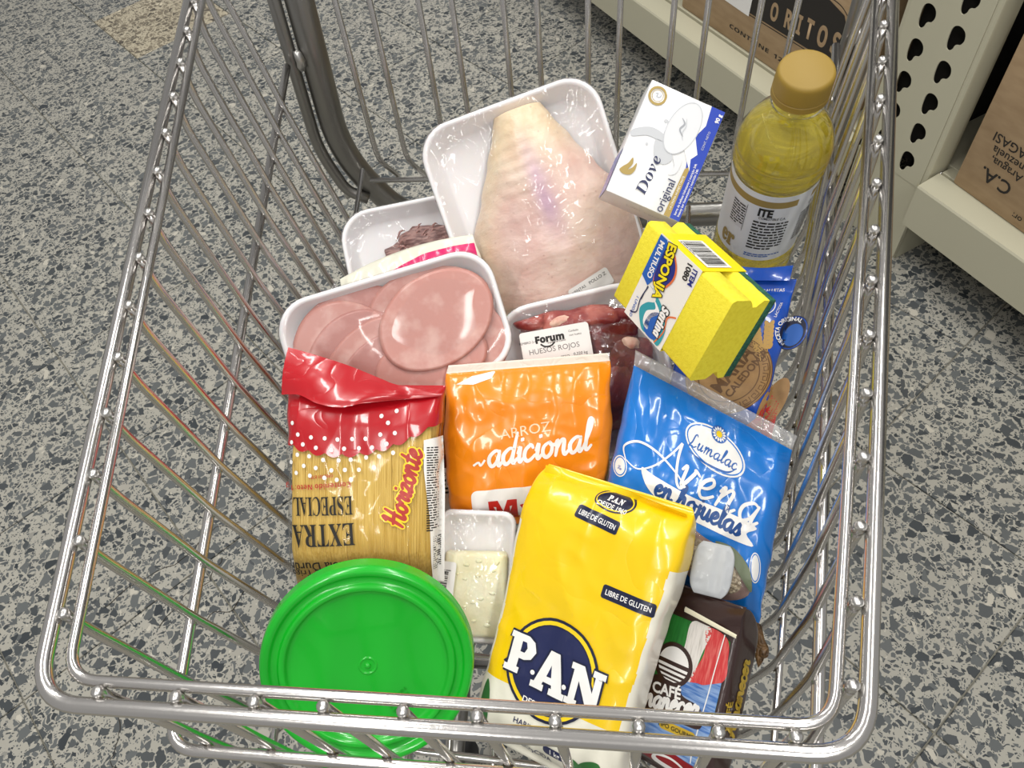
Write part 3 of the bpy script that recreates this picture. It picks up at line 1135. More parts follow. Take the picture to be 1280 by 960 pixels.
p.add(disc(4, LY, 39.6), NAVYD, 1).add(disc(4, LY, 37.3), YELP, 2).add(disc(4, LY, 34.2), NAVYD, 3).add(disc(4, LY, 33.2), NAVY, 4)


def slab(letter):
    """chunky slab-serif capitals, unit box about 20 wide and 26 tall"""
    if letter == 'P':
        return [poly([(0, 0), (11, 0), (11, 4), (9, 4), (9, 10), (13, 10), (18, 12), (20.5, 17.5), (18, 23.5), (13, 26), (0, 26), (0, 22), (2.2, 22), (2.2, 4), (0, 4)], [[(9, 14.5), (12.2, 14.5), (13.6, 18), (12.2, 21.5), (9, 21.5)]])]
    if letter == 'A':
        return [poly([(-1, 0), (8.5, 0), (8.5, 4), (7, 4), (7.6, 6), (13.6, 6), (14.2, 4), (12.6, 4), (12.6, 0), (23.5, 0), (23.5, 4), (21.4, 4), (14.6, 26), (7.8, 26), (1.2, 4), (-1, 4)], [[(9, 10), (12.4, 10), (10.7, 17.5)]])]
    return [poly([(0, 0), (8.6, 0), (8.6, 4), (6.8, 4), (6.8, 16), (16.4, 0), (21.6, 0), (21.6, 22), (23.6, 22), (23.6, 26), (15, 26), (15, 22), (17, 22), (17, 12), (8.4, 26), (0, 26), (0, 22), (2.2, 22), (2.2, 4), (0, 4)])]


for s_, x, y, sc_ in (('P', -36, -33, 1.18), ('A', -9.5, -37.5, 1.24), ('N', 20.0, -37, 1.2)):
    for VF in slab(s_):
        Vx, Fx = turn(VF, 0, (x, y), sc_)
        cx, cy = x + 11 * sc_, y + 13 * sc_
        p.add((Vx, Fx), NAVYD, 5).add((Vx, Fx), WHITEP, 7)
        no = {'P': 18, 'A': 18, 'N': 20}[s_]
        out = Vx[:no]
        p.add(stroke(out + out[:1], 3.4, False), NAVYD, 6)
for x in (-10.6, 17.8):
    p.add(disc(x, -27, 2.6, n=16), NAVYD, 7).add(disc(x, -27, 1.9, n=16), WHITEP, 8)
p.add(text('®', 3.2, at=(53, -33)), NAVYD, 6)
p.add(text('DESDE 1960', 4.2, None, 0.02, 1.1, 0, 0, (4, -48.6)), WHITEP, 6)
p.build('round_logo', t, 'navy circle logo with yellow ring and white letters', base=0.8)
for cx, cy, w, r in ((48, 51.5, 43, -2), (8, 102.5, 38, -6)):
    p = Print(bf)
    p.add(rbox(cx, cy, w, 10.5, 2, r), NAVYD, 1).add(text('LIBRE DE GLUTEN', 4.0, None, 0.012, 1.0, 0, r, (cx, cy), w=w * 0.86), WHITEP, 2)
    p.build('gluten_tag', t)
p = Print(bf)
p.add(disc(15, 119, 17, 8.5), NAVYD, 1).add(ring(15, 119, 15.5, 7.3, 0.9), YELP, 2)
p.add(text('DESDE 1960', 3.4, None, 0.012, 1, 0, -3, (15, 114.5)), WHITEP, 2).add(text('P.A.N', 6.0, 'serif', 0.02, 1, 0, -3, (15, 121)), WHITEP, 3)
p.build('top_logo', t)
for s_, x, y in (('HARINA DE MAÍZ', -17, -67.5), ('BLANCO', -17, -75), ('PRECOCIDA', -17, -87.5)):
    Print(bf).add(text(s_, 4.4, None, 0.012, 1, 0, 0, (x, y), 'LEFT'), NAVY, 1).build('lettering', t)
Print(bf).add(rbox(22, -79, 20, 7, 3), NAVY, 1).add(text('1 kg', 4, None, 0.02, 1, 0, 0, (22, -79)), WHITEP, 2).build('weight_tag', t)
for pts in (((-48, -92), (-40, -78), (-42, -58), (-48, -48), (-50, -66)), ((-50, -92), (-34, -86), (-22, -92), (-36, -96)), ((36, -92), (44, -76), (58, -70), (62, -86), (50, -94)), ((28, -80), (38, -76), (46, -84), (38, -90))):
    Print(bf).add(blob(pts), GREENP, 1).build('corn_leaf_print', t)
# loose folded top seam
V, F = [], []
for j in range(9):
    for k in range(61):
        u = k / 60
        x = -60 + 126 * u
        y = 124.5 + 2 * math.sin(u * PI) - 4 * u + j * 0.9
        V.append((x + 7, y, 3.2 + 1.3 * math.sin(u * 9 + 1) + j * 0.3 - 0.1 * j * j * math.sin(u * 5)))
F = [(j * 61 + k, j * 61 + k + 1, j * 61 + k + 62, j * 61 + k + 61) for j in range(8) for k in range(60)]
ob('top_seam', V, F, YEL, t, s=0.001)

# ------------------------------------------------------------------ coffee pack
face = ((0.1414, 0.1601, 0.5810), (0.5939, -0.4773, -0.5492))
t = posed('coffee_pack', 'dark brown coffee brick pack with painted stripes beside the yellow bag', 'coffee pack', face, 0.021)
b = Bag(87, 154, 42, 7, top=0.0, bot=4, sh=34, seed=4.1, ridge=0.8, rf=0.02, rays=0.6, nray=3, ox=6, oy=17, rsh=0.5, cz=lambda x, y: (42 - b.dp(y)) / 2 if y > 0 else 0)
bf = lambda x, y, l: b.front(x + 11, y + 7, l)
ob('pack_body', *b.mesh(70, 90), BROWN, t, s=0.001)
GRN = mat('painted_green', '#1f6a2a', 0.4, vary=('#2f8a3a', 200, 0.3, 0.8, (3, 0.3, 1)))
WHI = mat('painted_white', '#e5e0da', 0.4, vary=('#b9b2aa', 260, 0.5, 0.8, (4, 0.25, 1)))
REDS = mat('painted_red', '#cc3a3c', 0.4, vary=('#e07a72', 220, 0.45, 0.75, (3, 0.3, 1)))
BLUS = mat('painted_blue', '#3f6fb4', 0.4, vary=('#9fb9dc', 160, 0.4, 0.7, (0.3, 3, 1)))
RD2 = mat('tablecloth_red', '#8e1620', 0.4)
p = Print(bf, 2.5)
p.add(poly([(-39, -58), (33, -58), (33, 58), (24, 62), (-39, 62)]), GRN, 1)
p.add(blob([(-2, 62), (16, 62), (12, 40), (6, 14), (-8, 8), (-10, 16), (-4, 40)]), WHI, 2)
p.add(blob([(12, 62), (30, 60), (34, 44), (33, 26), (8, 12), (6, 18), (14, 42)]), REDS, 2)
p.add(poly([(-39, -58), (33, -58), (33, 26), (20, 19), (0, 12), (-12, 6), (-39, -4)]), BLUS, 3)
p.add(blob([(-8, 12), (6, 16), (18, 18), (26, 12), (10, 9)]), BLUS, 3)
p.add(poly([(-39, -58), (33, -58), (33, -44), (0, -41), (-39, -36)]), RD2, 4)
p.add(stroke([(28, 62), (25, 20), (22, -42)], 0.9), WHITEP, 4)
p.build('painted_stripes', t, 'green, white, red and blue brush strokes')
p = Print(bf, 2.5)
p.add(disc(-10, 24, 17.5), BROWN, 5).add(blob([(-40, -20), (-40, -3), (-28, 8), (-18, 12), (-2, 12), (4, 4), (18, 2), (25, -4), (24, -14), (8, -17), (-16, -22)]), BROWN, 5)
cir = ellipse(-10, 24, 14, 14)
p.add(poly([q for q in cir if q[1] > 24.5]), WHITEP, 6)
for y0, y1 in ((20.6, 22.9), (16.8, 18.9), (13.2, 14.8), (10.6, 11.7)):
    w0, w1 = math.sqrt(max(0, 196 - (y0 - 24) ** 2)), math.sqrt(max(0, 196 - (y1 - 24) ** 2))
    p.add(poly([(-10 - w0, y0), (-10 + w0, y0), (-10 + w1, y1), (-10 - w1, y1)]), WHITEP, 6)
p.add(text('CAFÉ', 8, None, 0.035, 1.0, 0, 8, (-11, 2.5)), WHITEP, 7)
p.add(pen('Amanecer', 66, 0.34, 11, (-13, -9)), WHITEP, 7)
p.build('round_logo', t, 'brown badge with striped white sun')
p = Print(bf, 2.5)
p.add(rbox(6, -23, 34, 7, 3.4, 4), GOLDB, 6).add(text('TIPO GOURMET', 3.2, None, 0.02, 1.1, 0, 4, (6, -23)), INK, 7)
p.add(rbox(-28, -23, 26, 7, 1, 4), GOLD, 6).add(text('TOSTADO', 3.4, None, 0.02, 1.1, 0, 4, (-27, -23)), INK, 7)
p.add(blob([(-12, -50), (4, -46), (18, -50), (20, -58), (-14, -58)]), WHITEP, 6).add(blob([(-10, -51), (4, -48), (16, -51), (14, -54), (-8, -54)]), RD2, 7)
p.build('lettering', t)
sd = lambda x, y, l: b.side(-x, y - 17, l + 0.1)
p = Print(sd, 2)
p.add(text('CAFÉ', 7, None, 0.03, 1, 0, 90, (-10, 8)), GOLDB, 1).add(pen('Amanecer', 62, 0.34, 90, (3, 20)), GOLDB, 1)
p.build('side_lettering', t)
# turned-down top with its cream closing strip
V, F = [], []
for j in range(10):
    a = j / 9
    for k in range(41):
        u = k / 40
        V.append((-37 + 88 * u, 94 - 20 * a + 1.2 * math.sin(u * 7) - 3 * u * a, 20.4 + 3.2 * math.sin(min(1, a * 2.2) * PI / 2) + 0.8 * math.sin(u * 11 + j) - 0.6 * a))
F = [(j * 41 + k, j * 41 + k + 1, j * 41 + k + 42, j * 41 + k + 41) for j in range(9) for k in range(40)]
ob('folded_top', V, F, BROWN, t, s=0.001)
CRS = mat('cream_closing_strip', '#e9e3c8', 0.45)
V, F = [], []
for j in range(3):
    for k in range(21):
        u = k / 20
        V.append((2 + 48 * u, 77 - 5.5 * u - (j - 1) * 2.1 * (1 - 0.3 * u), 25.2 - 1.4 * u + (0.7 if j == 1 else 0)))
F = [(j * 21 + k, j * 21 + k + 1, j * 21 + k + 22, j * 21 + k + 21) for j in range(2) for k in range(20)]
ob('closing_strip', V, F, CRS, t, s=0.001)

# ------------------------------------------------------------------ blue oats bag
face = ((0.1620, 0.3153, 0.6520), (0.5418, 0.052, -0.3216))
t = posed('oats_bag', 'bright blue plastic bag of oat flakes with white script and a clear window', 'oats bag', face, 0.026)
b = Bag(154, 176, 52, 3.2, top=11, bot=8, sh=44, seed=2.2, ridge=3.0, rf=0.022, rays=3.2, nray=6, ox=3, oy=2, shx=-0.10, shy=-0.20, edge=3)
V, F = b.mesh(90, 90)
ny, nt = 90, 180
top_v = int(ny * (1 - 12 / 176))
ob('bag_body', V, F, [BLUE, CLEARW], t, s=0.001, fm=[1 if (i < ny * nt and i // nt >= top_v) else 0 for i in range(len(F))])
p = Print(b.front)
p.add(disc(14, 43, 28, 17, -8), WHITEP, 1).add(ring(14, 43, 26.5, 15.6, 1.1, -8), BLUE, 2)
p.add(pen('Lumalac', 44, 0.2, 0, (13, 38.5), 0.22, 0.14), mat('mid_blue_print', '#1d5fae', 0.35), 2)
p.add(stroke([(-8, 31), (8, 28.5), (26, 30), (34, 36)], lambda f: 1.8 * math.sin(f * PI) + 0.2), p.mats[-1], 2)
for k in range(14):
    p.add(turn(poly([(0, 2.6), (0.9, 4.6), (0, 6.4), (-0.9, 4.6)]), k * 360 / 14, (15, 57)), WHITEP, 4)
p.add(disc(15, 57, 7.2), p.mats[2] if len(p.mats) > 2 else BLUE, 3).add(disc(15, 57, 2.7), YELP, 4)
p.build('oval_logo', t, 'white oval emblem with small daisy')
p = Print(b.front)
p.add(pen('vena', 76, 0.15, 0, (24, 9.5), 0.3, 0.18), WHITEP, 2)
p.add(stroke([(-60, -4), (-64, 6), (-52, 16), (-34, 16), (-14, 8), (-6, 2)], lambda f: 0.9 + 1.2 * math.sin(f * PI)), WHITEP, 2)
p.add(stroke([(-60, -4), (-48, -6), (-34, 4), (-22, 20), (-14, 34)], lambda f: 1.0 + 0.8 * f), WHITEP, 2)
p.add(stroke([(-14, 34), (-15, 20), (-13, 4), (-9, -2), (-4, 2)], 2.4), WHITEP, 2)
p.build('script_lettering', t)
p = Print(b.front)
p.add(turn(blob([(-48, -5), (-34, -7), (0, -9), (40, -7), (58, -9), (50, -17), (56, -25), (20, -27), (-20, -26), (-40, -19)], 5), 4, (3, 5.5)), WHITEP, 1)
p.add(pen('en hojuelas', 78, 0.3, 4, (9, -11)), mat('dark_blue_print', '#16498c', 0.35), 2)
p.build('ribbon_lettering', t, 'white brush ribbon with dark blue words')
Print(b.front).add(disc(-64, -12, 7, 9), WHITEP, 1).add(ring(-64, -12, 6, 8, 0.9), BLUE, 2).add(text('Lu', 6, 'script', 0, 0.7, 0, 0, (-64, -12)), BLUED, 2).build('small_emblem', t)
Print(b.front).add(disc(67, -30, 5, 12, 10), WHITEP, 1).add(ring(67, -30, 4.3, 11, 0.8, 10), BLUE, 2).build('small_emblem', t)
OATS = mat('oat_flakes', '#cdbb9c', 0.8, bump=('noise', 420, 0.9, 0.002), vary=('#8f7a5c', 260, 0.42, 0.62))
WINB = mat('window_backing', '#8d6f66', 0.4, vary=('#b08f84', 60, 0.4, 0.6))
wpts = [(-2, -27), (22, -29), (46, -29), (62, -36), (66, -54), (46, -70), (20, -70), (2, -52)]
p = Print(b.front, 3)
p.add(blob(wpts), WINB, 1).add(blob([(10, -34), (30, -34), (50, -38), (59, -52), (44, -66), (22, -64), (10, -50)]), OATS, 2)
p.build('window', t, 'clear window showing pale flakes')
fl_ = MB()
rr = random.Random(5)
for k in range(230):
    x, y = rr.uniform(10, 58), rr.uniform(-66, -33)
    if ((x - 34) / 24) ** 2 + ((y + 50) / 16) ** 2 > 1:
        continue
    q = Vector(b.front(x, y, 0.7))
    T = Matrix.Translation(q) @ Euler((rr.uniform(-.7, .7), rr.uniform(-.7, .7), rr.uniform(0, 6))).to_matrix().to_4x4()
    fl_.add(lump(0, 0, 0, rr.uniform(1.6, 2.8), rr.uniform(1.2, 2), 0.4, k, 0.3, 0.5, sub=1), 0, T)
fl_.build('oat_flake', [mat('oat_flake_pale', '#d9c9ab', 0.7)], t, s=0.001, kind='stuff')
V, F = poly([(v.x, v.y) for v in catmull([(x, y, 0) for x, y in wpts], 6, True)])
pw = Print(b.front, 3).add((V, F), CLEAR, 1)
pw.build('window_film', t, lift=2.2)
LEAF = mat('window_green_arc', '#6f7a5e', 0.35)
p = Print(b.front, 3)
p.add(blob([(30, -27), (46, -24), (62, -33), (68, -50), (58, -44), (44, -33)]), LEAF, 1)
p.build('window_trim', t, lift=2.5)

# ------------------------------------------------------------------ orange rice bag
face = ((0.0208, 0.3582, 0.6547), (0.7400, 0.0058, 0.0754))
t = posed('rice_bag', 'orange plastic bag of rice with white script and red letter panel', 'rice bag', face, 0.024)
b = Bag(152, 156, 48, 3.6, top=8, bot=8, sh=36, seed=3.7, ridge=2.4, rf=0.024, rays=2.4, nray=7, ox=-1, oy=-4, shx=0.05, shy=0.03, edge=3,
        hw=lambda y: 0.97 + 0.05 * math.cos(y / 60) - 0.05 * max(0, -y / 70))
V, F = b.mesh(84, 90)
ny, nt = 84, 180
tv = int(ny * (1 - 7 / 156))
WSEAL = mat('white_seal_edge', '#dcd5c8', 0.4, bump=('crinkle', 60, 0.5, 0.002))
ob('bag_body', V, F, [ORANGE, WSEAL], t, s=0.001, fm=[1 if (i < ny * nt and i // nt >= tv) else 0 for i in range(len(F))])
p = Print(b.front)
p.add(text('ARROZ', 9.0, None, 0.0, 1.05, 0, 6, (-2, 12)), mat('pale_peach_print', '#f5d9b4', 0.35), 1)
p.build('lettering', t)
Print(b.front).add(pen('adicional', 94, 0.24, 6, (9, -8)), WHITEP, 1).add(stroke([(-50, -18), (-45, -15), (-43, -18), (-39, -13)], 2.0), WHITEP, 1).build('script_lettering', t)
p = Print(b.front)
p.add(rbox(-2, -56, 100, 32, 6, 2), WHITEP, 1).add(text('Mary', 30, 'sans', 0.03, 1.1, 0, 2, (2, -58)), REDP, 2)
p.build('letter_panel', t, 'white rounded panel with red letters')
p = Print(b.front)
p.add(poly([(-66, 57), (-52, 63), (-30, 66), (-34, 60), (-50, 56)]), WHITEP, 1)
p.build('top_patch', t)

# ------------------------------------------------------------------ spaghetti pack, printed upside down
face = ((-0.1133, 0.2765, 0.6623), (0.6232, 0.0623, 0.0506))
t = posed('spaghetti_pack', 'clear pack of spaghetti with red dotted top, its printing upside down', 'pasta pack', face, 0.027)
b = Bag(134, 188, 54, 3.4, top=4, bot=8, sh=40, seed=5.5, ridge=1.2, rf=0.02, rays=2.6, nray=5, ox=-5, oy=22, edge=2,
        hw=lambda y: 1.0 + 0.05 * max(0, (y - 10) / 90) - 0.02 * max(0, -y / 100))
PASTA = mat('dry_spaghetti', '#d9b860', 0.5, vary=('#c09a3e', 90, 0.35, 0.7, (6, 0.2, 6)))
# the sticks, a few hundred of them fanned a little
st = MB()
rr = random.Random(11)
for k in range(150):
    u = -1 + 2 * (k + 0.5) / 150
    x = -5 + u * 61 + rr.uniform(-0.3, 0.3)
    for lay in range(2):
        pts = []
        for y in (-62, -30, 0, 40, 80):
            fx, fy, fzz = b.front(x * (1 if y < 60 else 0.97), y + 0.0)
            pts.append((fx + rr.uniform(-0.15, 0.15), fy, max(-14, fzz - 2.6 - lay * 1.5 + rr.uniform(-0.5, 0.3))))
        st.add(tube(pts, 0.85, 5), 0)
st.build('spaghetti_stick', [PASTA], t, s=0.001, kind='stuff')
V, F = b.mesh(40, 60)
core = [(x * 0.94 - 0.3, y * 0.9, z * 0.80 if z < 0 else z * 0.82 - 1) for x, y, z in V]
ob('spaghetti_core', core, F, PASTA, t, s=0.001)
b2 = b
V, F = b.mesh(90, 90)
# red top with a scalloped lower edge
rede = lambda x: 54 + 0.0042 * (x + 22) ** 2 - 3.4 * abs(math.sin((x + 5) / 4.6))
low, up = [], []
nn = 90
cl = [f for f in F if sum(V[i][1] for i in f) / len(f) < 66 or True]
ob('clear_wrap', [(x * 1.004, y, z * 1.01) for x, y, z in V], cl, film_mat('pasta_film', 22, 0.45, 0.01, rough=0.07, base=-0.012), t, s=0.001)
VR, FR = [], []
for j in range(33):
    a = j / 32
    for k in range(121):
        u = -1 + 2 * k / 120
        x = -5 + u * 0.998 * b.hw(46)
        y = rede(x) + (113 - rede(x)) * a
        uu = -5 + (x + 5) * b.hw(y - 22) / b.hw(46)
        VR.append(b.front(uu, y, 0.45))
FR = [(j * 121 + k, j * 121 + k + 1, j * 121 + k + 122, j * 121 + k + 121) for j in range(32) for k in range(120)]
ob('red_top', VR, FR, RED, t, s=0.001)
# back of the red top, closing it round the flanks
VB, FB = [], []
for j in range(9):
    y = 60 + 52 * j / 8
    for k in range(41):
        u = -1 + 2 * k / 40
        q = b.front(-5 + u * 0.998 * b.hw(y - 22), y, 0.0)
        VB.append((q[0], q[1], -abs(q[2]) * 0.9 - 0.4))
FB = [(j * 41 + k + 1, j * 41 + k, j * 41 + k + 41, j * 41 + k + 42) for j in range(8) for k in range(40)]
ob('red_back', VB, FB, RED, t, s=0.001)
# the top seal flops forward over the pack
A = [(-74, 146, 6), (-48, 139, 9), (-17, 129.5, 13), (10, 119, 15), (27, 113, 16), (64, 106, 10)]
B = [(-77, 104, 14), (-58, 104, 24), (-40, 97, 31), (-19, 94, 33), (3, 98, 30), (62, 103.5, 13)]
ca, cb = catmull(A, 10), catmull(B, 10)
V, F = [], []
for j in range(13):
    a = j / 12
    for q0, q1 in zip(ca, cb):
        q = q0.lerp(q1, a)
        V.append((q.x, q.y, q.z + 5 * math.sin(a * PI) * (1 if q.x < 30 else 0.3) + 0.45 * math.sin(a * 40)))
n = len(ca)
F = [(j * n + k, j * n + k + 1, j * n + n + k + 1, j * n + n + k) for j in range(12) for k in range(n - 1)]
ob('seal_flap', V, F, RED, t, s=0.001)
p = Print(b.front)
rr = random.Random(2)
for r in range(9):
    for c in range(11):
        x = -66 + c * 12.2 + (6 if r % 2 else 0) + rr.uniform(-1, 1)
        y = 98 - r * 8.6 + 0.0030 * (x + 22) ** 2 - 6 + rr.uniform(-1, 1)
        if y < 30 + max(0, (x + 10) * 0.55) or y > 92 or abs(x + 5) > b.hw(y - 22) - 5 or (x > 26 and y < 88) or (y > 74 and -62 < x < 10):
            continue
        p.add(disc(x, y, 1.75, 1.9, 0, 14), WHITEP, 1)
p.build('white_dots', t, lift=0.75)
p = Print(b.front)
REDI = mat('brick_red_print', '#b5342a', 0.4)
U = 180
p.add(text('Contenido Neto: 1 kg', 6.6, 'sans', 0, 0.9, 0, U + 5, (-44, 24), w=64), REDI, 1)
p.add(text('CPE0101 8704', 3.9, 'sans', 0, 0.9, 0, U + 6, (-38, 33.5)), REDI, 1)
p.build('weight_lettering', t)
Print(b.front).add(text('ESPECIAL', 25, 'serif', 0, 1, 0, U + 3, (-37, 4), w=54), INK, 1).build('lettering', t)
Print(b.front).add(text('EXTRA', 30, 'serif', 0, 1, 0, U + 4, (-36, -22), w=56), INK, 1).build('lettering', t)
Print(b.front).add(text('de Sémola Durum', 8, None, 0.012, 1, 0, U + 4, (-30, -44)), INK, 1).build('lettering', t)
Print(b.front).add(text('de Trigo', 6.2, None, 0.012, 1, 0, U + 4, (-52, -52)), INK, 1).build('lettering', t)
p = Print(b.front)
hz = pen('Horizonte', 68, 0.62, 76, (36, 24))
hw_ = pen('Horizonte', 68, 0.32, 76, (36, 24))
p.add(hz, YELP, 1).add(hw_, REDI, 2)
p.build('script_lettering', t)
p = Print(b.front)
p.add(poly([(50, 66), (64, 69), (66, 20), (66, -60), (57, -60), (55, 0), (50, 40)]), WHITEP, 1)
p.add(small_print(52.5, 60, 9, 74, 34, 4), INK, 2)
p.add(small_print(58, -18, 5, 30, 16, 8), INK, 2)
p.build('side_label', t, 'white side panel with small print')

# ------------------------------------------------------------------ ham slices on a foam tray
face = ((-0.1050, 0.4401, 0.6880), (0.6674, -0.0694, 0.3328))
t = posed('ham_tray', 'white foam tray of pink cooked ham slices behind the red dotted pack', 'ham', face, 0.0)
HW_, HH_ = 212, 118
off = (1, 13)
V, F = tray_mesh(HW_, HH_, 20, 34)
ob('foam_tray', [(x + off[0], y + off[1], z) for x, y, z in V], F, FOAM, t, s=0.001)
HAM = mat('cooked_ham', '#c0887e', 0.36, sss=0.1, bump=('noise', 160, 0.25, 0.0008), vary=('#d3aaa0', 46, 0.48, 0.72))
HAM2 = mat('cooked_ham_darker', '#b47b73', 0.36, sss=0.1, bump=('noise', 160, 0.25, 0.0008), vary=('#c99a92', 46, 0.48, 0.72))


def slice_(cx, cy, rx, ry, rot, z, seed, curl=1.3, tilt=0.0):
    """one thin oval slice with an uneven rim"""
    V, F = [], []
    n, m = 64, 14
    c, q = math.cos(math.radians(rot)), math.sin(math.radians(rot))

    def z_at(x, y, r):
        return z + tilt * x / rx + 1.6 * noise.noise(Vector((x * 0.03, y * 0.03, seed))) + curl * r ** 6 * (0.5 + 0.7 * noise.noise(Vector((x * 0.02, y * 0.02, seed + 4)))) - 0.4 * (1 - r)
    for side in (1, -1):
        for i in range(m + 1):
            r = i / m
            for k in range(n):
                a = 2 * PI * k / n
                w = 1 + 0.035 * math.sin(2 * a + seed) + 0.03 * noise.noise(Vector((math.cos(a) * 1.5, math.sin(a) * 1.5, seed)))
                rr_ = r * w if i < m else (w * (0.996 if side > 0 else 0.99))
                x, y = rx * rr_ * math.cos(a), ry * rr_ * math.sin(a)
                zz = z_at(x, y, r) + (1.0 if side > 0 else -1.0) * (1 if i < m else 0.55)
                V.append((cx + x * c - y * q, cy + x * q + y * c, zz))
    T = (m + 1) * n
    for i in range(m):
        for k in range(n):
            l = (k + 1) % n
            F.append((i * n + k, (i + 1) * n + k, (i + 1) * n + l, i * n + l))
            F.append((T + i * n + k, T + i * n + l, T + (i + 1) * n + l, T + (i + 1) * n + k))
    for k in range(n):
        l = (k + 1) % n
        F.append((m * n + k, T + m * n + k, T + m * n + l, m * n + l))
    return V, F


for k, (cx, cy, rx, ry, ro, z, m) in enumerate(((-38, 17, 64, 52, 6, -9, HAM2), (36, 16, 64, 54, 8, -8, HAM), (-50, 13, 49, 48, 25, -5.5, HAM), (-42, 1, 54, 42, 28, -4.2, HAM2),
                                                (-32, -9, 54, 38, 30, -2.2, HAM), (-18, -18, 52, 34, 26, -0.4, HAM2), (62, -8, 40, 44, 40, -2, HAM), (26, -22, 56, 32, 0, 1.2, HAM), (42, 15, 57, 45, 17, 3.6, HAM))):
    ob('ham_slice', *slice_(cx, cy, rx, ry, ro, z, k * 1.7 + 0.4), m, t, s=0.001)
hz = lambda x, y: max(0.9 - 0.4 * (1 - abs(x / 106) ** 4), 7.2 - 6.5 * ((x - 40) ** 2 / 70 ** 2 + (y - 6) ** 2 / 56 ** 2), 1.6 - ((x + 30) / 70) ** 2 * 3 - ((y + 20) / 60) ** 2 * 3)
V, F = sheet_on_tray(HW_, HH_, hz, 34)
ob('cling_film', [(x + off[0], y + off[1], z) for x, y, z in V], F, film_mat('ham_film', 14, 0.2, 0.01, rough=0.1, base=0.0), t, s=0.001)

# ------------------------------------------------------------------ red bones tray with price label
face = ((0.0647, 0.4531, 0.6278), (0.6659, -0.1073, 0.216))
t = posed('bone_tray', 'white foam tray of dark red beef bones with large printed price label', 'meat tray', face, 0.0)
V, F = tray_mesh(166, 168, 20, 40)
off = (8, -2)
ob('foam_tray', [(x + off[0], y + off[1], z) for x, y, z in V], F, FOAM, t, s=0.001)
MEAT = mat('dark_red_meat', '#571318', 0.3, bump=('noise', 120, 0.6, 0.002), vary=('#8c2f2b', 46, 0.45, 0.75), coat=0.3)
MEAT2 = mat('raw_red_meat', '#86302e', 0.32, bump=('noise', 120, 0.5, 0.002), vary=('#b4685c', 50, 0.45, 0.7), coat=0.3)
BONE = mat('bone_and_fat', '#d9b4a0', 0.4, vary=('#b9685c', 60, 0.45, 0.7))
for k, (a, m) in enumerate((((-30, -16, -5, 36, 34, 13), MEAT), ((8, 55, 0, 58, 13, 13), MEAT2), ((30, 34, -1, 40, 20, 13), MEAT), ((48, 8, -4, 26, 30, 13), MEAT), ((20, -24, -5, 46, 34, 14), MEAT), ((56, -42, -6, 22, 26, 12), MEAT), ((-4, -56, -7, 46, 20, 11), MEAT2))):
    ob('meat_piece', *lump(*a, seed=k + 1, amp=0.32, f=0.05, rot=k * 13 - 20), m, t, s=0.001)
ob('bone_end', *lump(-8, 57, 9, 13, 6, 6, 8, 0.3, 0.1, 12), BONE, t, s=0.001)
ob('bone_end', *lump(56, 22, 5, 10, 7, 6, 9, 0.3, 0.1, -40), BONE, t, s=0.001)
hz = lambda x, y: max(0.8, 17.0 - ((x - 0) / 70) ** 2 * 12 - ((y + 2) / 70) ** 2 * 11)
V, F = sheet_on_tray(166, 168, hz, 40)
ob('cling_film', [(x + off[0], y + off[1], z) for x, y, z in V], F, CLING, t, s=0.001)
lab = lambda x, y, l: (x, y, 18.0 + 0.02 * x + l)
R_ = -3
lt = lambda s_, h, x, y, al='CENTER', st=None, bo=0.0: text(s_, h, st, bo, 1, 0, R_, (x, y), al)
sticker(t, lab, [(rbox(-16, 25, 68, 56, 3, R_), PAPER, 1),
                 (lt('Forum', 9.5, -20, 45.5, 'CENTER', 'sans', 0.03), INK, 2), (turn(stroke([(-8, 0), (-4, -3), (2, -3), (6, 0)], 1.6), R_, (-22, 39.5)), INK, 2),
                 (lt('supermercados', 2.0, -14, 39.5), INK, 2),
                 (lt('HUESOS ROJOS', 5.0, -18, 33), GREYINK, 2), (lt('FEMBRO 2-4', 2.2, -42, 44), INK, 2), (lt('Cuidado', 2.0, 4, 46), INK, 2), (lt('con hueso', 2.0, 5, 42), INK, 2),
                 (lt('PRECIO Ref: 5.86', 2.7, -47, 24.5, 'LEFT'), INK, 2), (lt('PESO', 2.6, -9, 23), INK, 2), (lt('0,320 kg', 2.8, 6, 23), INK, 2),
                 (turn(bars(0, 0, 29, 10, 34, 5), R_, (-46, 10)), INK, 2), (lt('TOTAL Ref:', 4.6, -14, 15, 'LEFT'), INK, 2), (lt('1.88', 6, -6, 5, 'LEFT', 'sans'), INK, 2)])

# ------------------------------------------------------------------ whole chicken on a foam tray
face = ((0.0127, 0.6086, 0.715), (0.7927, -0.183, 0.2743))
t = posed('chicken_tray', 'white foam tray holding a whole plucked chicken breast up under film', 'chicken', face, 0.0)
t.scale = (1.05, 1.05, 1.05)
CW_, CH_ = 184, 196
off = (3, 4)
V, F = tray_mesh(CW_, CH_, 24, 34)
ob('foam_tray', [(x + off[0], y + off[1], z - 8) for x, y, z in V], F, FOAM, t, s=0.001)
SKIN = bpy.data.materials.new('chicken_skin')
SKIN.use_nodes = True
nt = SKIN.node_tree
bs = nt.nodes['Principled BSDF']
bs.inputs['Roughness'].default_value = 0.38
bs.inputs['Subsurface Weight'].default_value = 0.2
bs.inputs['Subsurface Radius'].default_value = (0.006, 0.003, 0.002)
at_ = node(nt, 'ShaderNodeAttribute', attribute_name='flesh')
nz = node(nt, 'ShaderNodeTexNoise')
nz.inputs['Scale'].default_value = 55
nz.inputs['Detail'].default_value = 6
tc = node(nt, 'ShaderNodeTexCoord')
nt.links.new(tc.outputs['Object'], nz.inputs['Vector'])
mx = node(nt, 'ShaderNodeMix', data_type='RGBA', blend_type='OVERLAY')
mx.inputs[0].default_value = 0.3
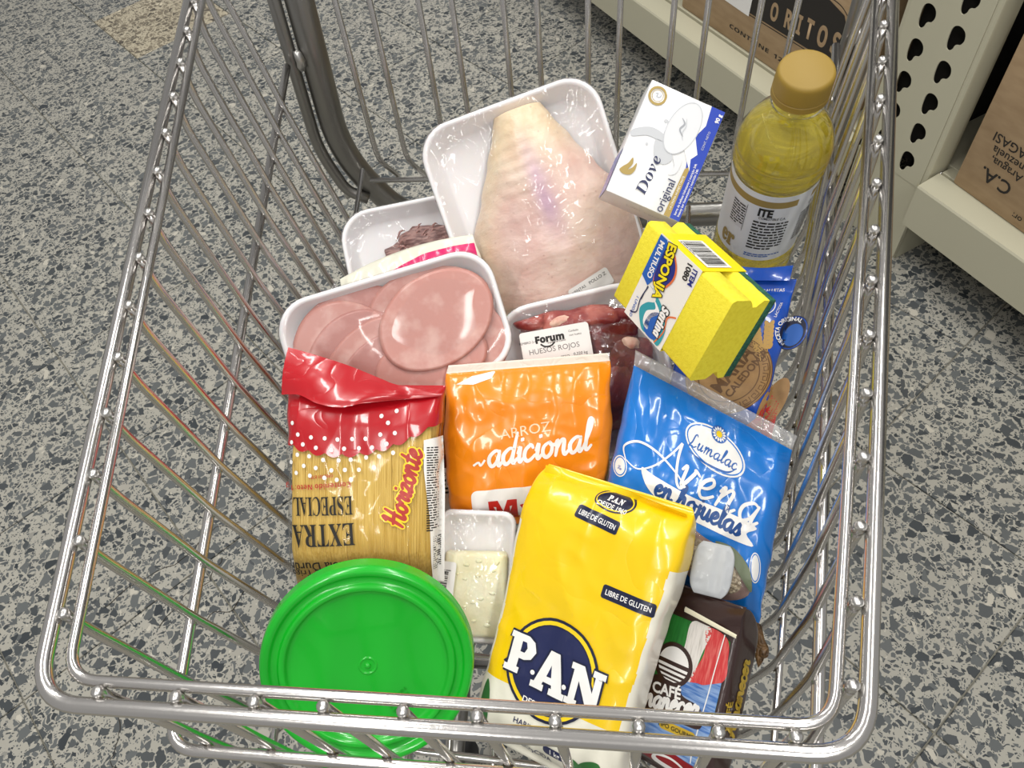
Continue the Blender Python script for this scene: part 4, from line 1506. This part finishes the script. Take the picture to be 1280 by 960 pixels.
nt.links.new(at_.outputs['Color'], mx.inputs[6])
nt.links.new(nz.outputs['Fac'], mx.inputs[7])
vo = node(nt, 'ShaderNodeTexVoronoi')
vo.inputs['Scale'].default_value = 95
nt.links.new(tc.outputs['Object'], vo.inputs['Vector'])
mr = node(nt, 'ShaderNodeMapRange')
mr.inputs[1].default_value, mr.inputs[2].default_value, mr.inputs[3].default_value, mr.inputs[4].default_value = 0.05, 0.12, 0.4, 0.0
nt.links.new(vo.outputs['Distance'], mr.inputs[0])
mp_ = node(nt, 'ShaderNodeMix', data_type='RGBA')
mp_.inputs[7].default_value = lin('#a97f74')
nt.links.new(mr.outputs[0], mp_.inputs[0])
nt.links.new(mx.outputs[2], mp_.inputs[6])
nt.links.new(mp_.outputs[2], bs.inputs['Base Color'])
bump_into(nt, bs, 'noise', 150, 0.5, 0.0015, (1, 1.6, 1))
CX0 = lambda v: 15 - 6 * v


def chick_w(v):                  # half-width along the body, v = 0 neck .. 1 tail
    pts = [(0, 24), (0.08, 31), (0.2, 44), (0.35, 60), (0.5, 78), (0.65, 87), (0.8, 88), (0.92, 82), (1, 60)]
    for (a, wa), (b_, wb_) in zip(pts, pts[1:]):
        if v <= b_:
            q = (v - a) / (b_ - a)
            q = q * q * (3 - 2 * q) * 0.5 + q * 0.5
            return wa + (wb_ - wa) * q
    return 46


def chick_z(x, y):
    v = min(1, max(0, (92 - y) / 206))
    u = (x - CX0(v)) / chick_w(v)
    if abs(u) >= 1:
        return -26
    h = 18 + 30 * math.sin(min(1, v * 1.45 + 0.12) * PI / 2) * (1 - 0.5 * max(0, v - 0.7) / 0.3)
    z = -22 + h * (1 - abs(u) ** 2.4) ** 0.62
    z += 3.5 * math.exp(-((x - 12) / 13) ** 2) * math.sin(min(1, v * 1.2) * PI)                       # keel
    z += 1.0 * math.sin(y * 0.55 + 2.5 * noise.noise(Vector((x * 0.04, y * 0.02, 1)))) * math.exp(-(v - 0.28) ** 2 / 0.03) * math.exp(-((x + 2) / 22) ** 2)   # skin folds
    z += 2.2 * noise.noise(Vector((x * 0.03, y * 0.03, 7))) + 0.7 * noise.noise(Vector((x * 0.12, y * 0.12, 3)))
    return z


V, F, colv = [], [], []
ny, nu = 90, 56
for side in (1, -1):
    for j in range(ny + 1):
        v = j / ny
        y = 92 - 206 * v
        for k in range(nu + 1):
            u = math.sin((k / nu - 0.5) * PI) * 0.9995
            x = CX0(v) + u * chick_w(v)
            z = chick_z(x, y) if side > 0 else -23 - 0 * u
            if j in (0, ny):
                z = -22
            V.append((x, y, z))
            base, pink, yel, pur = Vector((0.72, 0.55, 0.46)), Vector((0.70, 0.48, 0.43)), Vector((0.78, 0.62, 0.42)), Vector((0.52, 0.33, 0.44))
            c = base.lerp(pink, min(1, max(0, 0.5 + 1.2 * noise.noise(Vector((x * 0.018, y * 0.018, 2))))))
            c = c.lerp(yel, min(1, math.exp(-((v - 0.04) / 0.22) ** 2) + 0.6 * math.exp(-((u + 0.9) / 0.25) ** 2)))
            k2 = math.exp(-((x - 15 + 0.05 * y) / (8 + 5 * v)) ** 2) * math.exp(-((v - 0.42) / 0.2) ** 2) * (0.85 + 0.5 * noise.noise(Vector((x * 0.05, y * 0.05, 5))))
            c = c.lerp(pur, min(0.9, max(0, k2)))
            colv.append((*c, 1))
N1 = (ny + 1) * (nu + 1)
for j in range(ny):
    for k in range(nu):
        a = j * (nu + 1) + k
        F.append((a, a + nu + 1, a + nu + 2, a + 1))
        F.append((N1 + a, N1 + a + 1, N1 + a + nu + 2, N1 + a + nu + 1))
ch = ob('plucked_chicken', V, F, SKIN, t, s=0.001)
ca_ = ch.data.color_attributes.new('flesh', 'FLOAT_COLOR', 'POINT')
for i, c in enumerate(colv):
    ca_.data[i].color = c


def film_z(x, y):
    base = -7 + 2.0 * noise.noise(Vector((x * 0.02, y * 0.02, 4)))
    z = chick_z(x, y)
    # the film bridges from the bird down to the rim
    for dx, dy in ((14, 0), (-14, 0), (0, 14), (0, -14)):
        z = max(z, chick_z(x + dx, y + dy) - 10)
    return max(base, z + 1.3)


V, F = sheet_on_tray(CW_, CH_, lambda x, y: film_z(x + off[0], y + off[1]), 34, 34)
V = [(x + off[0], y + off[1], z - (8 if i < 2 * (len(V) // 35) else 0)) for i, (x, y, z) in enumerate(V)]
CHF = film_mat('chicken_cling_film', 34, 0.9, 0.02, rough=0.06, dist=0.004, base=0.0)
ob('cling_film', V, F, CHF, t, s=0.001)
cl = lambda x, y, l: (x, y, film_z(x, y) + 1.5 + l)
sticker(t, cl, [(rbox(30, -94, 44, 18, 3, 14), PAPER, 1), (text('VENTAS', 2.8, None, 0, 1, 0, 14, (18, -93)), INK, 2), (text('POLLO Z', 3.2, None, 0, 1, 0, 14, (38, -88)), INK, 2)])

# ------------------------------------------------------------------ shredded beef tray at the back
face = ((-0.1225, 0.612, 0.6281), (0.6075, -0.0033, 0.271))
t = posed('beef_tray', 'white foam tray of brownish shredded beef wedged beside the rear gate', 'meat tray', face, 0.0)
V, F = tray_mesh(172, 168, 20, 36)
off = (4, -12)
ob('foam_tray', [(x + off[0], y + off[1], z) for x, y, z in V], F, FOAM, t, s=0.001)
BEEF = mat('brown_beef', '#6d4a47', 0.4, bump=('noise', 160, 0.8, 0.002, (1, 5, 1)), vary=('#a57f78', 90, 0.42, 0.62, (1, 4, 1)), coat=0.2)
for k, a in enumerate(((14, 12, -4, 50, 26, 14), (40, -20, -5, 34, 30, 13), (-14, -24, -6, 44, 30, 12), (20, -54, -6, 46, 24, 12))):
    ob('beef_piece', *lump(*a, seed=k + 21, amp=0.35, f=0.06, rot=k * 17 + 8), BEEF, t, s=0.001)
sh = MB()
rr = random.Random(8)
for k in range(60):
    x, y = rr.uniform(-28, 48), rr.uniform(-4, 34)
    a = rr.uniform(-0.2, 0.9)
    l = rr.uniform(9, 22)
    z0 = 9 - ((x - 12) / 40) ** 2 * 10 - ((y - 8) / 28) ** 2 * 7
    pts = [(x + l * s_ * math.cos(a), y + l * s_ * math.sin(a) + 2 * math.sin(s_ * 6 + k), z0 + 1.2 * math.sin(s_ * 5 + k) - 3 * (s_ - .5) ** 2) for s_ in (0, .25, .5, .75, 1)]
    sh.add(tube(pts, [0.5, 1.1, 1.3, 1.0, 0.4], 5))
sh.build('meat_shred', [mat('pale_beef_shred', '#9a6f68', 0.4, coat=0.2)], t, s=0.001, kind='stuff')
hz = lambda x, y: max(0.8 - 1.0 * (1 - abs(x / 86) ** 4) * (1 - abs(y / 84) ** 4), 12 - ((x - 10) / 52) ** 2 * 12 - ((y + 0) / 44) ** 2 * 10)
V, F = sheet_on_tray(172, 168, hz, 36)
ob('cling_film', [(x + off[0], y + off[1], z) for x, y, z in V], F, CHF, t, s=0.001)

# ------------------------------------------------------------------ cream bag with magenta band, behind the ham
face = ((-0.101, 0.5119, 0.6788), (0.6695, -0.0386, 0.2937))
t = posed('cream_bag', 'cream plastic bag with magenta band tucked between two foam trays', 'bag', face, 0.012)
b = Bag(146, 110, 26, 3, top=1, bot=6, sh=44, seed=6.6, ridge=2.6, rf=0.03, rays=2.6, nray=5, ox=0, oy=-3, shy=0.08, arch=-0.0015, edge=3, hw=lambda y: 1 - 0.06 * max(0, (y - 30) / 36) ** 2)
CRM = mat('cream_bag_film', '#dcd9c8', 0.32, bump=('crinkle', 34, 0.3, 0.0015), coat=0.3)
MAG = mat('magenta_print', '#cf1664', 0.3, coat=0.3)
ob('bag_body', *b.mesh(60, 72), CRM, t, s=0.001)
p = Print(b.front)
p.add(poly([(-46, 24), (-20, 34), (20, 41), (71, 43), (71, 12), (30, 6), (-10, -2), (-40, -14)]), MAG, 1)
p.build('magenta_band', t)
V, F = [], []
for j in range(9):
    for k in range(13):
        u, a = k / 12, j / 8
        V.append((-74 - 12 * u, 14 + 18 * a + 3 * math.sin(u * 6), 10 + 4 * math.sin(a * 16 + u * 3) * u + 2 * math.sin(u * 11)))
F = [(j * 13 + k, j * 13 + k + 1, j * 13 + k + 14, j * 13 + k + 13) for j in range(8) for k in range(12)]
ob('crumpled_seal', V, F, CLEARW, t, s=0.001)

# ------------------------------------------------------------------ vacuum pack of dark meat behind the pasta
face = ((-0.0735, 0.3824, 0.6015), (0.5891, 0.0695, 0.0763))
t = posed('vacuum_meat_pack', 'dark maroon packed meat with white label between spaghetti and orange bag', 'meat pack', face, 0.010)
b = Bag(74, 150, 20, 3, top=8, bot=8, sh=18, seed=7.7, ridge=1.5, rf=0.03, rays=1, nray=3)
ob('pack_body', *b.mesh(50, 60), mat('maroon_packed_meat', '#4a1416', 0.22, bump=('crinkle', 40, 0.4, 0.002), coat=0.5, vary=('#6e2a26', 40, 0.45, 0.7)), t, s=0.001)
p = Print(b.front)
p.add(rbox(8, -42, 46, 44, 3, 4), PAPER, 1).add(text('PRECIO Ref:', 3.2, None, 0, 1, 0, 4, (8, -26)), INK, 2).add(small_print(-6, -32, 30, 16, 4, 3, 4), INK, 2)
p.build('price_label', t)

# ------------------------------------------------------------------ white cheese in a film-wrapped tray
face = ((-0.0265, 0.2599, 0.5908), (0.5271, 0.0972, 0.0322))
t = posed('cheese_pack', 'block of pale white cheese in clear wrap between spaghetti and yellow bag', 'cheese', face, 0.0)
CHS = mat('white_cheese', '#e6dfb4', 0.45, bump=('noise', 90, 0.5, 0.002), vary=('#f0ecd0', 30, 0.4, 0.65), sss=0.2)
V, F = tray_mesh(70, 118, 14, 12)
ob('foam_tray', [(x + 2, y - 4, z - 2) for x, y, z in V], F, FOAM, t, s=0.001)
V, F = box(-26, 31, -57, 18, -12, 3, 4, 3)
ob('cheese_block', [(x + 1.5 * noise.noise(Vector((y * .1, z, 1))), y + 2.5 * noise.noise(Vector((x * .12, 2, z * .1))), z + 0.8 * noise.noise(Vector((x * .1, y * .1, 0)))) for x, y, z in V], F, CHS, t, s=0.001)
cr = MB()
for k in range(16):
    cr.add(lump(rr.uniform(-22, 26), rr.uniform(-50, 14), 2.8, rr.uniform(1, 3.4), rr.uniform(1, 2.4), 1.2, k, 0.4, 0.3, sub=2))
cr.build('cheese_crumb', [CHS], t, s=0.001, kind='stuff')
hz = lambda x, y: max(-1.2, 5.0 - max(0, (y - 12) / 30) ** 1.0 * 6 - abs(x / 36) ** 6 * 4)
V, F = sheet_on_tray(70, 118, hz, 12)
ob('cling_film', [(x + 2, y - 4, z) for x, y, z in V], F, film_mat('ribbed_cling', 70, 0.7, 0.06, rough=0.1), t, s=0.001)
lab = lambda x, y, l: (x, y, hz(x, y) + 0.8 + l)
sticker(t, lab, [(rbox(-24, -8, 16, 34, 2.5, -4), PAPER, 1), (small_print(-29, 2, 10, 4, 2, 5, -4), GREYINK, 2), (turn(bars(0, 0, 22, 6, 20, 3), 84, (-24, -22)), INK, 2)])

# ------------------------------------------------------------------ sponge in a cardboard sleeve
t = thing('sponge_pack', 'yellow scouring sponge with green pad in a white printed cardboard sleeve', 'sponge', (0.1403, 0.431, 0.7674), (1.0881, -0.0786, -1.0205))
SPY = mat('yellow_sponge', '#efe03a', 0.85, bump=('noise', 700, 0.5, 0.0008), vary=('#e6d52c', 300, 0.4, 0.7))
PAD = mat('green_scouring_pad', '#2f6b52', 0.9, bump=('noise', 600, 1.0, 0.002), vary=('#1f4d3c', 260, 0.4, 0.65))
A2, D_ = 39.2, 47.4
sec = [(A2, -3), (A2 - 1.5, -0.6), (A2 - 3, 0), (-A2 + 3, 0), (-A2 + 1.5, -0.6), (-A2, -3), (-A2, -19), (-A2 + 3.5, -23), (-A2 + 6.5, -25), (-A2 + 6.5, -29), (-A2 + 3.5, -31), (-A2, -34), (-A2, -40.5),
       (A2, -40.5), (A2, -34), (A2 - 3.5, -31), (A2 - 6.5, -29), (A2 - 6.5, -25), (A2 - 3.5, -23), (A2, -19)]
rings = []
for k in range(17):
    x = -57.7 + 115.4 * k / 16
    rings.append([(x, y + 0.5 * noise.noise(Vector((x * .1, y * .1, z * .1))), z) for y, z in sec])
ob('sponge_block', *loft(rings), SPY, t, s=0.001, angle=50)
V, F = box(-57.7, 57.7, -A2, A2, -D_ - 1.5, -40.6, 1.2, 2)
ob('scouring_pad', V, F, PAD, t, s=0.001)
SLW = mat('sleeve_white_card', '#eeeae2', 0.4)
SLY = mat('sleeve_yellow_card', '#f2dc1a', 0.4)
V, F = [], []
so = [(A2 + 0.8, 0.9), (-A2 - 0.8, 0.9), (-A2 - 0.8, -D_ - 2.4), (A2 + 0.8, -D_ - 2.4)]
for x in (-37, 18.5):
    V += [(x, y, z) for y, z in so] + [(x, y * 0.985, z - 0.7 if z > 0 else z + 0.7) for y, z in so]
F = []
M = []
for k in range(4):
    l = (k + 1) % 4
    F += [(k, l, 8 + l, 8 + k), (4 + l, 4 + k, 12 + k, 12 + l), (k, 4 + k, 4 + l, l), (8 + l, 12 + l, 12 + k, 8 + k)]
    M += [0 if k in (0, 2) else 1] * 4
ob('card_sleeve', V, F, [SLW, SLY], t, s=0.001, fm=M, smooth=False)
fz0 = flat(0.95)
SB, SLB, SOR, BL = mat('sleeve_blue_print', '#1d5eb4', 0.4), mat('sleeve_teal_print', '#2f9ba6', 0.4), mat('sleeve_orange_print', '#e0703a', 0.4), mat('sleeve_dark_blue_print', '#1b2a7c', 0.4)
p = Print(fz0, 0)
p.add(poly([(-37, 39), (-28, 39), (-22, 34), (-21, 6), (-26, -4), (-37, 0)]), SB, 1)
p.add(blob([(-24, 38), (-8, 30), (-2, 18), (-8, 4), (-18, 0), (-24, 8)]), SOR, 2).add(blob([(-24, 37), (-9, 29), (-4, 18), (-9, 6), (-18, 2), (-24, 10)]), BL, 3)
p.add(text('ESPONJA', 9.6, None, 0.09, 0.86, 0, -78, (-15, 17)), INK, 4).add(text('ESPONJA', 9.6, None, 0.035, 0.86, 0, -78, (-15, 17)), SLY, 5)
p.add(text('MULTIUSO', 5.6, None, 0.03, 0.86, 0, -84, (-29.5, 19)), WHITEP, 4)
p.build('product_lettering', t)
p = Print(fz0, 0)
p.add(blob([(-24, -2), (-14, -4), (-10, -10), (-18, -16), (-22, -26), (-10, -38), (2, -36), (14, -38), (14, -22), (4, -12), (-6, -6)]), SLB, 1)
p.add(blob([(-14, -8), (-6, -14), (-14, -22), (-12, -32), (-4, -34), (-6, -24), (0, -14)]), WHITEP, 2).add(blob([(-8, -20), (2, -14), (10, -22), (8, -36), (-4, -38), (-10, -32)]), SB, 2)
p.add(stroke([(-24, -4), (-26, -18), (-24, -30), (-31, -34)], 1.2), NAVY, 2).add(stroke([(18, -6), (10, -12), (13, -24), (9, -38)], 1.4), SOR, 2)
p.add(text('Sarina', 12, 'sansi', 0.09, 0.78, 0, -82, (8, -19)), INK, 3).add(text('Sarina', 12, 'sansi', 0.03, 0.78, 0, -82, (8, -19)), WHITEP, 4)
p.build('sleeve_emblem', t, 'teal and blue wave emblem with white lettering')
Print(fz0, 0).add(text('ITEM', 5.2, None, 0.03, 0.9, 0, -82, (13.5, 30)), BL, 1).add(text('1080', 5.6, None, 0.03, 0.95, 0, -82, (6, 31)), INK, 1).build('item_lettering', t)
Print(fz0, 0).add(text('1 UNIDAD', 3.0, None, 0.01, 1, 0, -84, (-29, -28)), SB, 1).add(rect(-25.4, -18, -24.8, -4), INK, 1).build('lettering', t)
p = Print(lambda x, y, l: (x, A2 + 0.9 + l, y), 0)
p.add(rect(-26, -36, 14, -8), WHITEP, 1).add(bars(-24, -33, 36, 22, 30, 9), INK, 2).add(small_print(-24, -9, 34, 2, 1, 3), INK, 2)
p.build('barcode', t)

# ------------------------------------------------------------------ soap carton
t = thing('soap_box', 'white and blue soap carton with gold emblem leaning on the chicken', 'soap', (0.1403, 0.5654, 0.8109), (0.5751, 0.3626, -0.2252))
SOAPW = mat('soap_carton_white', '#e9e9ea', 0.28, coat=0.3)
SOAPB = mat('soap_carton_blue', '#1d3fae', 0.28, coat=0.3)
SG1, SG2, SG3 = mat('soap_grey_print', '#c3c5c9', 0.35), mat('soap_light_print', '#dcdde0', 0.35), mat('soap_mid_print', '#9fa2a8', 0.35)
SW, SH, ST = 35.3, 52.4, 38.5
V, F = box(-SW, SW, -SH, SH, -ST, 0, 0.8, 2)
ob('carton', V, F, SOAPW, t, s=0.001, angle=40)
p = Print(flat(0.02), 0)
p.add(poly([(20, 52), (35, 52), (35, -52), (26, -52), (24, -14), (20, 2), (25, 8), (17, 22), (22, 34)]), SOAPB, 1)
p.add(poly([(18, 52), (22, 52), (24, 34), (19, 22), (27, 8), (23, 2), (26, -8), (20, 0), (14, 8), (14, 22), (19, 36)]), WHITEP, 2)
p.add(disc(6, 24, 14, 25, -8), SG2, 3).add(ring(6, 24, 14, 25, 0.8, -8), SG1, 4)
p.add(stroke([(2, 32), (6, 28), (4, 22), (9, 17)], lambda f: 1.6 * math.sin(f * PI) + .2), SG3, 5).add(stroke([(6, 33), (8, 26), (7, 20), (10, 14)], lambda f: 1.0 * math.sin(f * PI) + .2), SG1, 5)
p.add(blob([(-34, 6), (-20, 14), (-6, 12), (-6, 6), (-20, 6), (-33, 0)]), SG1, 2).add(blob([(-12, 6), (0, 4), (8, -4), (2, -12), (-8, -8)]), SG1, 2).add(blob([(8, -2), (16, -2), (16, -14), (10, -18), (12, -10)]), SG2, 3)
p.add(disc(-10, 24, 2, n=16), SG1, 2).add(disc(-18, -1, 1.2, n=16), SG1, 2)
p.build('milk_swirl_print', t)
p = Print(flat(0.02), 0)
p.add(ring(-25.5, 41, 8.4, 8.4, 2.2), GOLD, 3).add(ring(-25.5, 41, 5.2, 5.2, 0.5), GOLD, 3).add(stroke([(-28, 42), (-26, 43), (-26, 40), (-23, 41), (-23, 43)], 0.7), SG3, 3)
p.build('gold_seal', t)
bird = [(-33, -22), (-30, -24), (-26, -24), (-22, -22), (-20, -17), (-21, -11), (-23, -16), (-26, -19), (-24, -13), (-26, -8), (-28, -14), (-31, -18)]
Print(flat(0.02), 0).add(turn(blob(bird, 5), 0, (1.5, -9)), GOLD, 3).build('gold_emblem', t, 'gold bird emblem')
p = Print(flat(0.02), 0)
p.add(text('Dove', 15, 'serifi', -0.002, 1, -0.12, 88, (-9, -25.5), w=36), NAVY, 6)
p.build('lettering', t)
Print(flat(0.02), 0).add(text('original', 7.2, None, 0.004, 1, 0, 88, (14.5, -36)), NAVY, 6).build('lettering', t)
p = Print(flat(0.02), 0)
p.add(poly([(20, -52), (25.5, -52), (25.5, -8), (24, -5), (21.5, -8)]), GOLD, 3).add(text('1/4 CREMA HUMECTANTE', 1.9, None, 0, 1, 0, 90, (23.2, -30)), WHITEP, 4)
p.add(text('barra de belleza hidratante | nutrição 24h', 2.0, None, 0.01, 1, 0, 90, (29, -24)), WHITEP, 4).add(text('beauty bar humectante | nutrición 24h', 2.0, None, 0.01, 1, 0, 90, (32.2, -26)), WHITEP, 4)
p.add(text('90 g', 3.4, None, 0.03, 1, 0, 90, (31.5, 44)), WHITEP, 4).add(text('CONT. NETO', 2, None, 0, 1, 0, 90, (29, 22)), SG1, 4)
p.build('lettering', t)
p = Print(lambda x, y, l: (x, -SH - l - 0.02, y), 0)
p.add(text('L 0425  V 0427', 3.6, None, 0, 1, 0, 0, (4, -16)), SG1, 1)
p.build('batch_code', t)
p = Print(lambda x, y, l: (-SW - l - 0.02, y, x), 0)
p.add(rect(-38.5, -52, 0, -12), SOAPB, 1)
p.build('blue_flank', t)

# ------------------------------------------------------------------ oil bottle
Tt, Bb = Vector((0.246, 0.572, 0.885)), Vector((0.247, 0.634, 0.590))
ax = (Tt - Bb).normalized()
rot = ax.to_track_quat('Z', 'Y').to_euler()
zx = Matrix.Rotation(0, 3, 'Z')
t = thing('oil_bottle', 'clear plastic bottle of golden cooking oil with gold screw cap', 'bottle', Bb, rot)
t.scale = (0.86, 0.86, 1.0)
PET = film_mat('clear_bottle_plastic', 30, 0.0, 0.0, rough=0.04, dist=0.001, base=0.05)
OIL = bpy.data.materials.new('sunflower_oil')
OIL.use_nodes = True
nb = OIL.node_tree.nodes['Principled BSDF']
nb.inputs['Transmission Weight'].default_value = 0.74
nb.inputs['Roughness'].default_value = 0.03
nb.inputs['IOR'].default_value = 1.10
nb.inputs['Base Color'].default_value = lin('#f8e656')
CAPG = mat('gold_cap_plastic', '#94782c', 0.55, 0.0, coat=0.0)


def rib(z):
    return 1.3 * math.sin(z * 0.62) if 192 < z < 217 else (0.9 * math.sin(z * 0.3) if z < 76 else 0)


prof = [(0, 2), (40, 1), (45, 3), (47.5, 8)]
for z in range(12, 217, 2):
    prof.append((48.3 + rib(z) - (1.8 if 80 < z < 190 else 0), z))
prof += [(48.6, 218), (47.5, 223), (44, 231), (38, 240), (30.5, 248), (26, 254), (24, 259), (23.5, 264), (26, 265), (26, 267), (23, 268), (22, 272), (22, 284)]
outer = lathe(prof, 72, False)
V = []
for x, y, z in outer[0]:
    r = math.hypot(x, y)
    k = 1.0
    if r > 30 and 217 < z < 249:
        k = 1 - 0.006 * math.cos(8 * math.atan2(y, x))
    if z < 76:
        k = 1 + 0.012 * math.sin(z * 0.09 + 2 * math.atan2(y, x))
    V.append((x * k, y * k, z))
ob('bottle_wall', V, outer[1], PET, t, s=0.001)
pin = [(0, 3.5)] + [(max(2, r - 1.2), z + (2.5 if z < 10 else 0)) for r, z in prof[1:] if z < 240] + [(35.5, 240), (0, 240.5)]
ob('oil', *lathe(pin, 64, False), OIL, t, s=0.001)
cp = [(0, 297.5), (23.0, 297.5), (25.4, 296.6), (26.4, 294.5), (26.8, 292), (27.1, 280), (27.1, 279), (26.0, 278.4), (27.2, 277.6), (27.3, 272), (26, 271.4), (24.5, 271.4)]
V, F = lathe(cp, 144, False)
V = [((x * (1 + (0.010 * (i % 2) if 279 < z < 293 and math.hypot(x, y) > 27.5 else 0))), y * (1 + (0.010 * (i % 2) if 279 < z < 293 and math.hypot(x, y) > 27.5 else 0)), z) for i, (x, y, z) in enumerate(V)]
ob('screw_cap', V, F, CAPG, t, s=0.001, angle=45)
# wrap-round label: x runs round the bottle in mm
FA = math.atan2(*(reversed((rot.to_matrix().inverted() @ (Vector((0.088, 0, 1.25)) - Bb)).to_2d()))) + 0.16
LR = 46.9
wl = lambda x, y, l: ((LR + l) * math.cos(FA + x / LR), (LR + l) * math.sin(FA + x / LR), 135 + (y - 106) * 1.3)
LABW = mat('bottle_label_paper', '#e8ebee', 0.35)
p = Print(wl, 4)
p.add(rect(-84, 66, 84, 146), LABW, 1)
p.add(rect(-80, 133, 28, 140), GOLD, 2).add(rect(46, 134, 80, 141), GOLD, 2)
p.build('label', t, 'white wrap-round label with gold stripe')
p = Print(wl, 3)
p.add(text('ITE', 8, None, 0.05, 1, 0, 0, (-4, 127), 'CENTER'), INK, 4).add(text('COMESTIBLE C.A.', 2.6, None, 0.01, 1, 0, 0, (5, 120.5)), INK, 4)
p.add(small_print(-14, 116, 38, 36, 10, 12), INK, 4).add(small_print(-14, 75, 40, 5, 2, 13), SB, 4)
p.add(text('er', 30, 'serif', 0.02, 0.8, 0, 0, (-40, 88)), GOLD, 4)
p.add(rect(-44, 100, -24, 128), SG2, 3).add(small_print(-43, 127, 18, 26, 9, 2), INK, 4).add(rect(-24.5, 98, -24, 130), INK, 4)
p.add(text('CO', 6, 'sans', 0, 1, 0, 0, (50, 128)), GREYINK, 4).add(small_print(38, 120, 22, 36, 10, 5), GREYINK, 4)
p.build('lettering', t)

# ------------------------------------------------------------------ blue biscuit pack
face = ((0.2246, 0.4578, 0.6795), (0.5506, -0.0146, -0.2676))
t = posed('biscuit_pack', 'deep blue plastic pack of round biscuits under the yellow sponge', 'biscuits', face, 0.02)
b = Bag(92, 160, 38, 4, top=14, bot=12, sh=26, seed=8.3, ridge=1.4, rf=0.025, rays=2.2, nray=5, ox=-20, oy=-18, shy=0.14, edge=1.5)
ob('pack_body', *b.mesh(76, 84), BLUED, t, s=0.001)
BIS = mat('biscuit_print', '#b48b55', 0.5, vary=('#9a7242', 60, 0.4, 0.7))
BISD = mat('biscuit_print_dark', '#6e4c28', 0.5)
p = Print(b.front, 3)
bx, by, br_ = -14, -35, 38
p.add(disc(bx, by, br_, br_, 0, 64), BISD, 1).add(disc(bx, by, br_ - 0.8, None, 0, 64), BIS, 2)
for r in (br_ - 2, br_ - 11):
    p.add(ring(bx, by, r, r, 1.0, 0, 64), BISD, 3)
for k in range(22):                                # key pattern round the rim
    a = k * 360 / 22
    p.add(turn(stroke([(-3.4, -2.4), (-3.4, 2.4), (3, 2.4), (3, -1.2), (-0.6, -1.2), (-0.6, 0.8)], 0.9, False), a - 90, (bx + (br_ - 6.5) * math.cos(math.radians(a)), by + (br_ - 6.5) * math.sin(math.radians(a)))), BISD, 3)
p.add(text('MARÍA', 12, None, 0.03, 0.9, 0, 62, (bx + 2, by + 4)), BISD, 3).add(text('CALEDONIA', 7, None, 0.03, 0.9, 0, 62, (bx + 15, by + 2)), BISD, 3)
p.build('biscuit_print', t, 'large printed tan biscuit with stamped rim')
p = Print(b.front, 3)
p.add(disc(30, -58, 10, 26, -16), BIS, 2)
WHT = mat('wheat_print', '#cfa55c', 0.5)
for ox_, oy_, r0 in ((2, 4, 20), (12, 8, 8)):
    for k in range(6):
        for s_ in (-1, 1):
            p.add(turn(disc(s_ * 2.2, k * 4.2 - 14, 1.9, 3.4, -s_ * 24, 16), r0, (ox_, oy_)), WHT, 3)
    p.add(turn(stroke([(0, -26), (0, 8)], 0.8, False), r0, (ox_, oy_)), WHT, 3)
p.build('wheat_print', t, 'printed wheat ears')
p = Print(b.front, 3)
p.add(disc(33, 10, 13, 17, -14), NAVYD, 3).add(ring(33, 10, 12, 16, 0.8, -14), BLUED, 4).add(disc(34, 8, 8, 11, -14), SB, 4)
p.add(turn(text('RECETA ORIGINAL', 3.6, None, 0.03, 1, 0, 0, (0, 14), arc=13), 64, (33, 10)), WHITEP, 5)
p.build('badge', t, 'dark oval badge')
p = Print(b.front, 3)
p.add(ring(4, 32, 9, 9, 0.9), WHITEP, 2).add(rbox(4, 32, 6, 14, 1.2, 8), WHITEP, 2).add(text('LACTOSA', 2.4, None, 0.01, 1, 0, 78, (16, 29)), WHITEP, 2).add(text('GALLETAS', 3.0, None, 0.02, 1, 0, 6, (8, 50)), WHITEP, 2)
p.build('allergen_mark', t)
p = Print(b.front, 3)
p.add(poly([(8, -100), (36, -96), (36, -58), (28, -50), (18, -74), (2, -92)]), REDP, 2)
p.build('red_corner', t)
V, F = [], []
for j in range(7):
    for k in range(41):
        u = k / 40
        V.append((-62 + 82 * u, 50 + 14 * u + j * 2.3, 4 + 6 * math.sin(u * 7) * (j / 6) + 5 * u + 0.4 * math.sin(j * 3)))
F = [(j * 41 + k, j * 41 + k + 1, j * 41 + k + 42, j * 41 + k + 41) for j in range(6) for k in range(40)]
ob('top_seal', V, F, BLUED, t, s=0.001)

# ------------------------------------------------------------------ small things between the packs
face = ((0.1815, 0.2450, 0.6610), (0.4211, -0.0874, -0.2524))
t = posed('white_pouch', 'small plain white plastic pouch between blue oats bag and dark coffee pack', 'pouch', face, 0.008)
t.scale = (0.95, 0.95, 0.9)
b = Bag(34, 44, 6, 2.6, top=2, bot=2, sh=18, seed=9.9, ridge=1.2, rf=0.05, rays=1.2, nray=3, ox=-6, oy=-4, hw=lambda y: 1 - 0.35 * (y / 22) ** 4)
ob('pouch_body', *b.mesh(36, 48), mat('white_pouch_film', '#b4b7ba', 0.42, bump=('crinkle', 40, 0.25, 0.001), coat=0.1), t, s=0.001)
t = thing('paper_scrap', 'small crumpled brown scrap between dark coffee pack and cart wires', 'scrap', (0.2170, 0.2093, 0.5900), (0.3, 0, 0.2))
ob('scrap_body', *lump(0, 0, 0, 7, 15, 7, 4, 0.9, 0.12, 10, 3), mat('crumpled_brown', '#7a5a34', 0.45, bump=('crinkle', 120, 0.8, 0.003), vary=('#3f2c18', 120, 0.4, 0.65)), t, s=0.001)
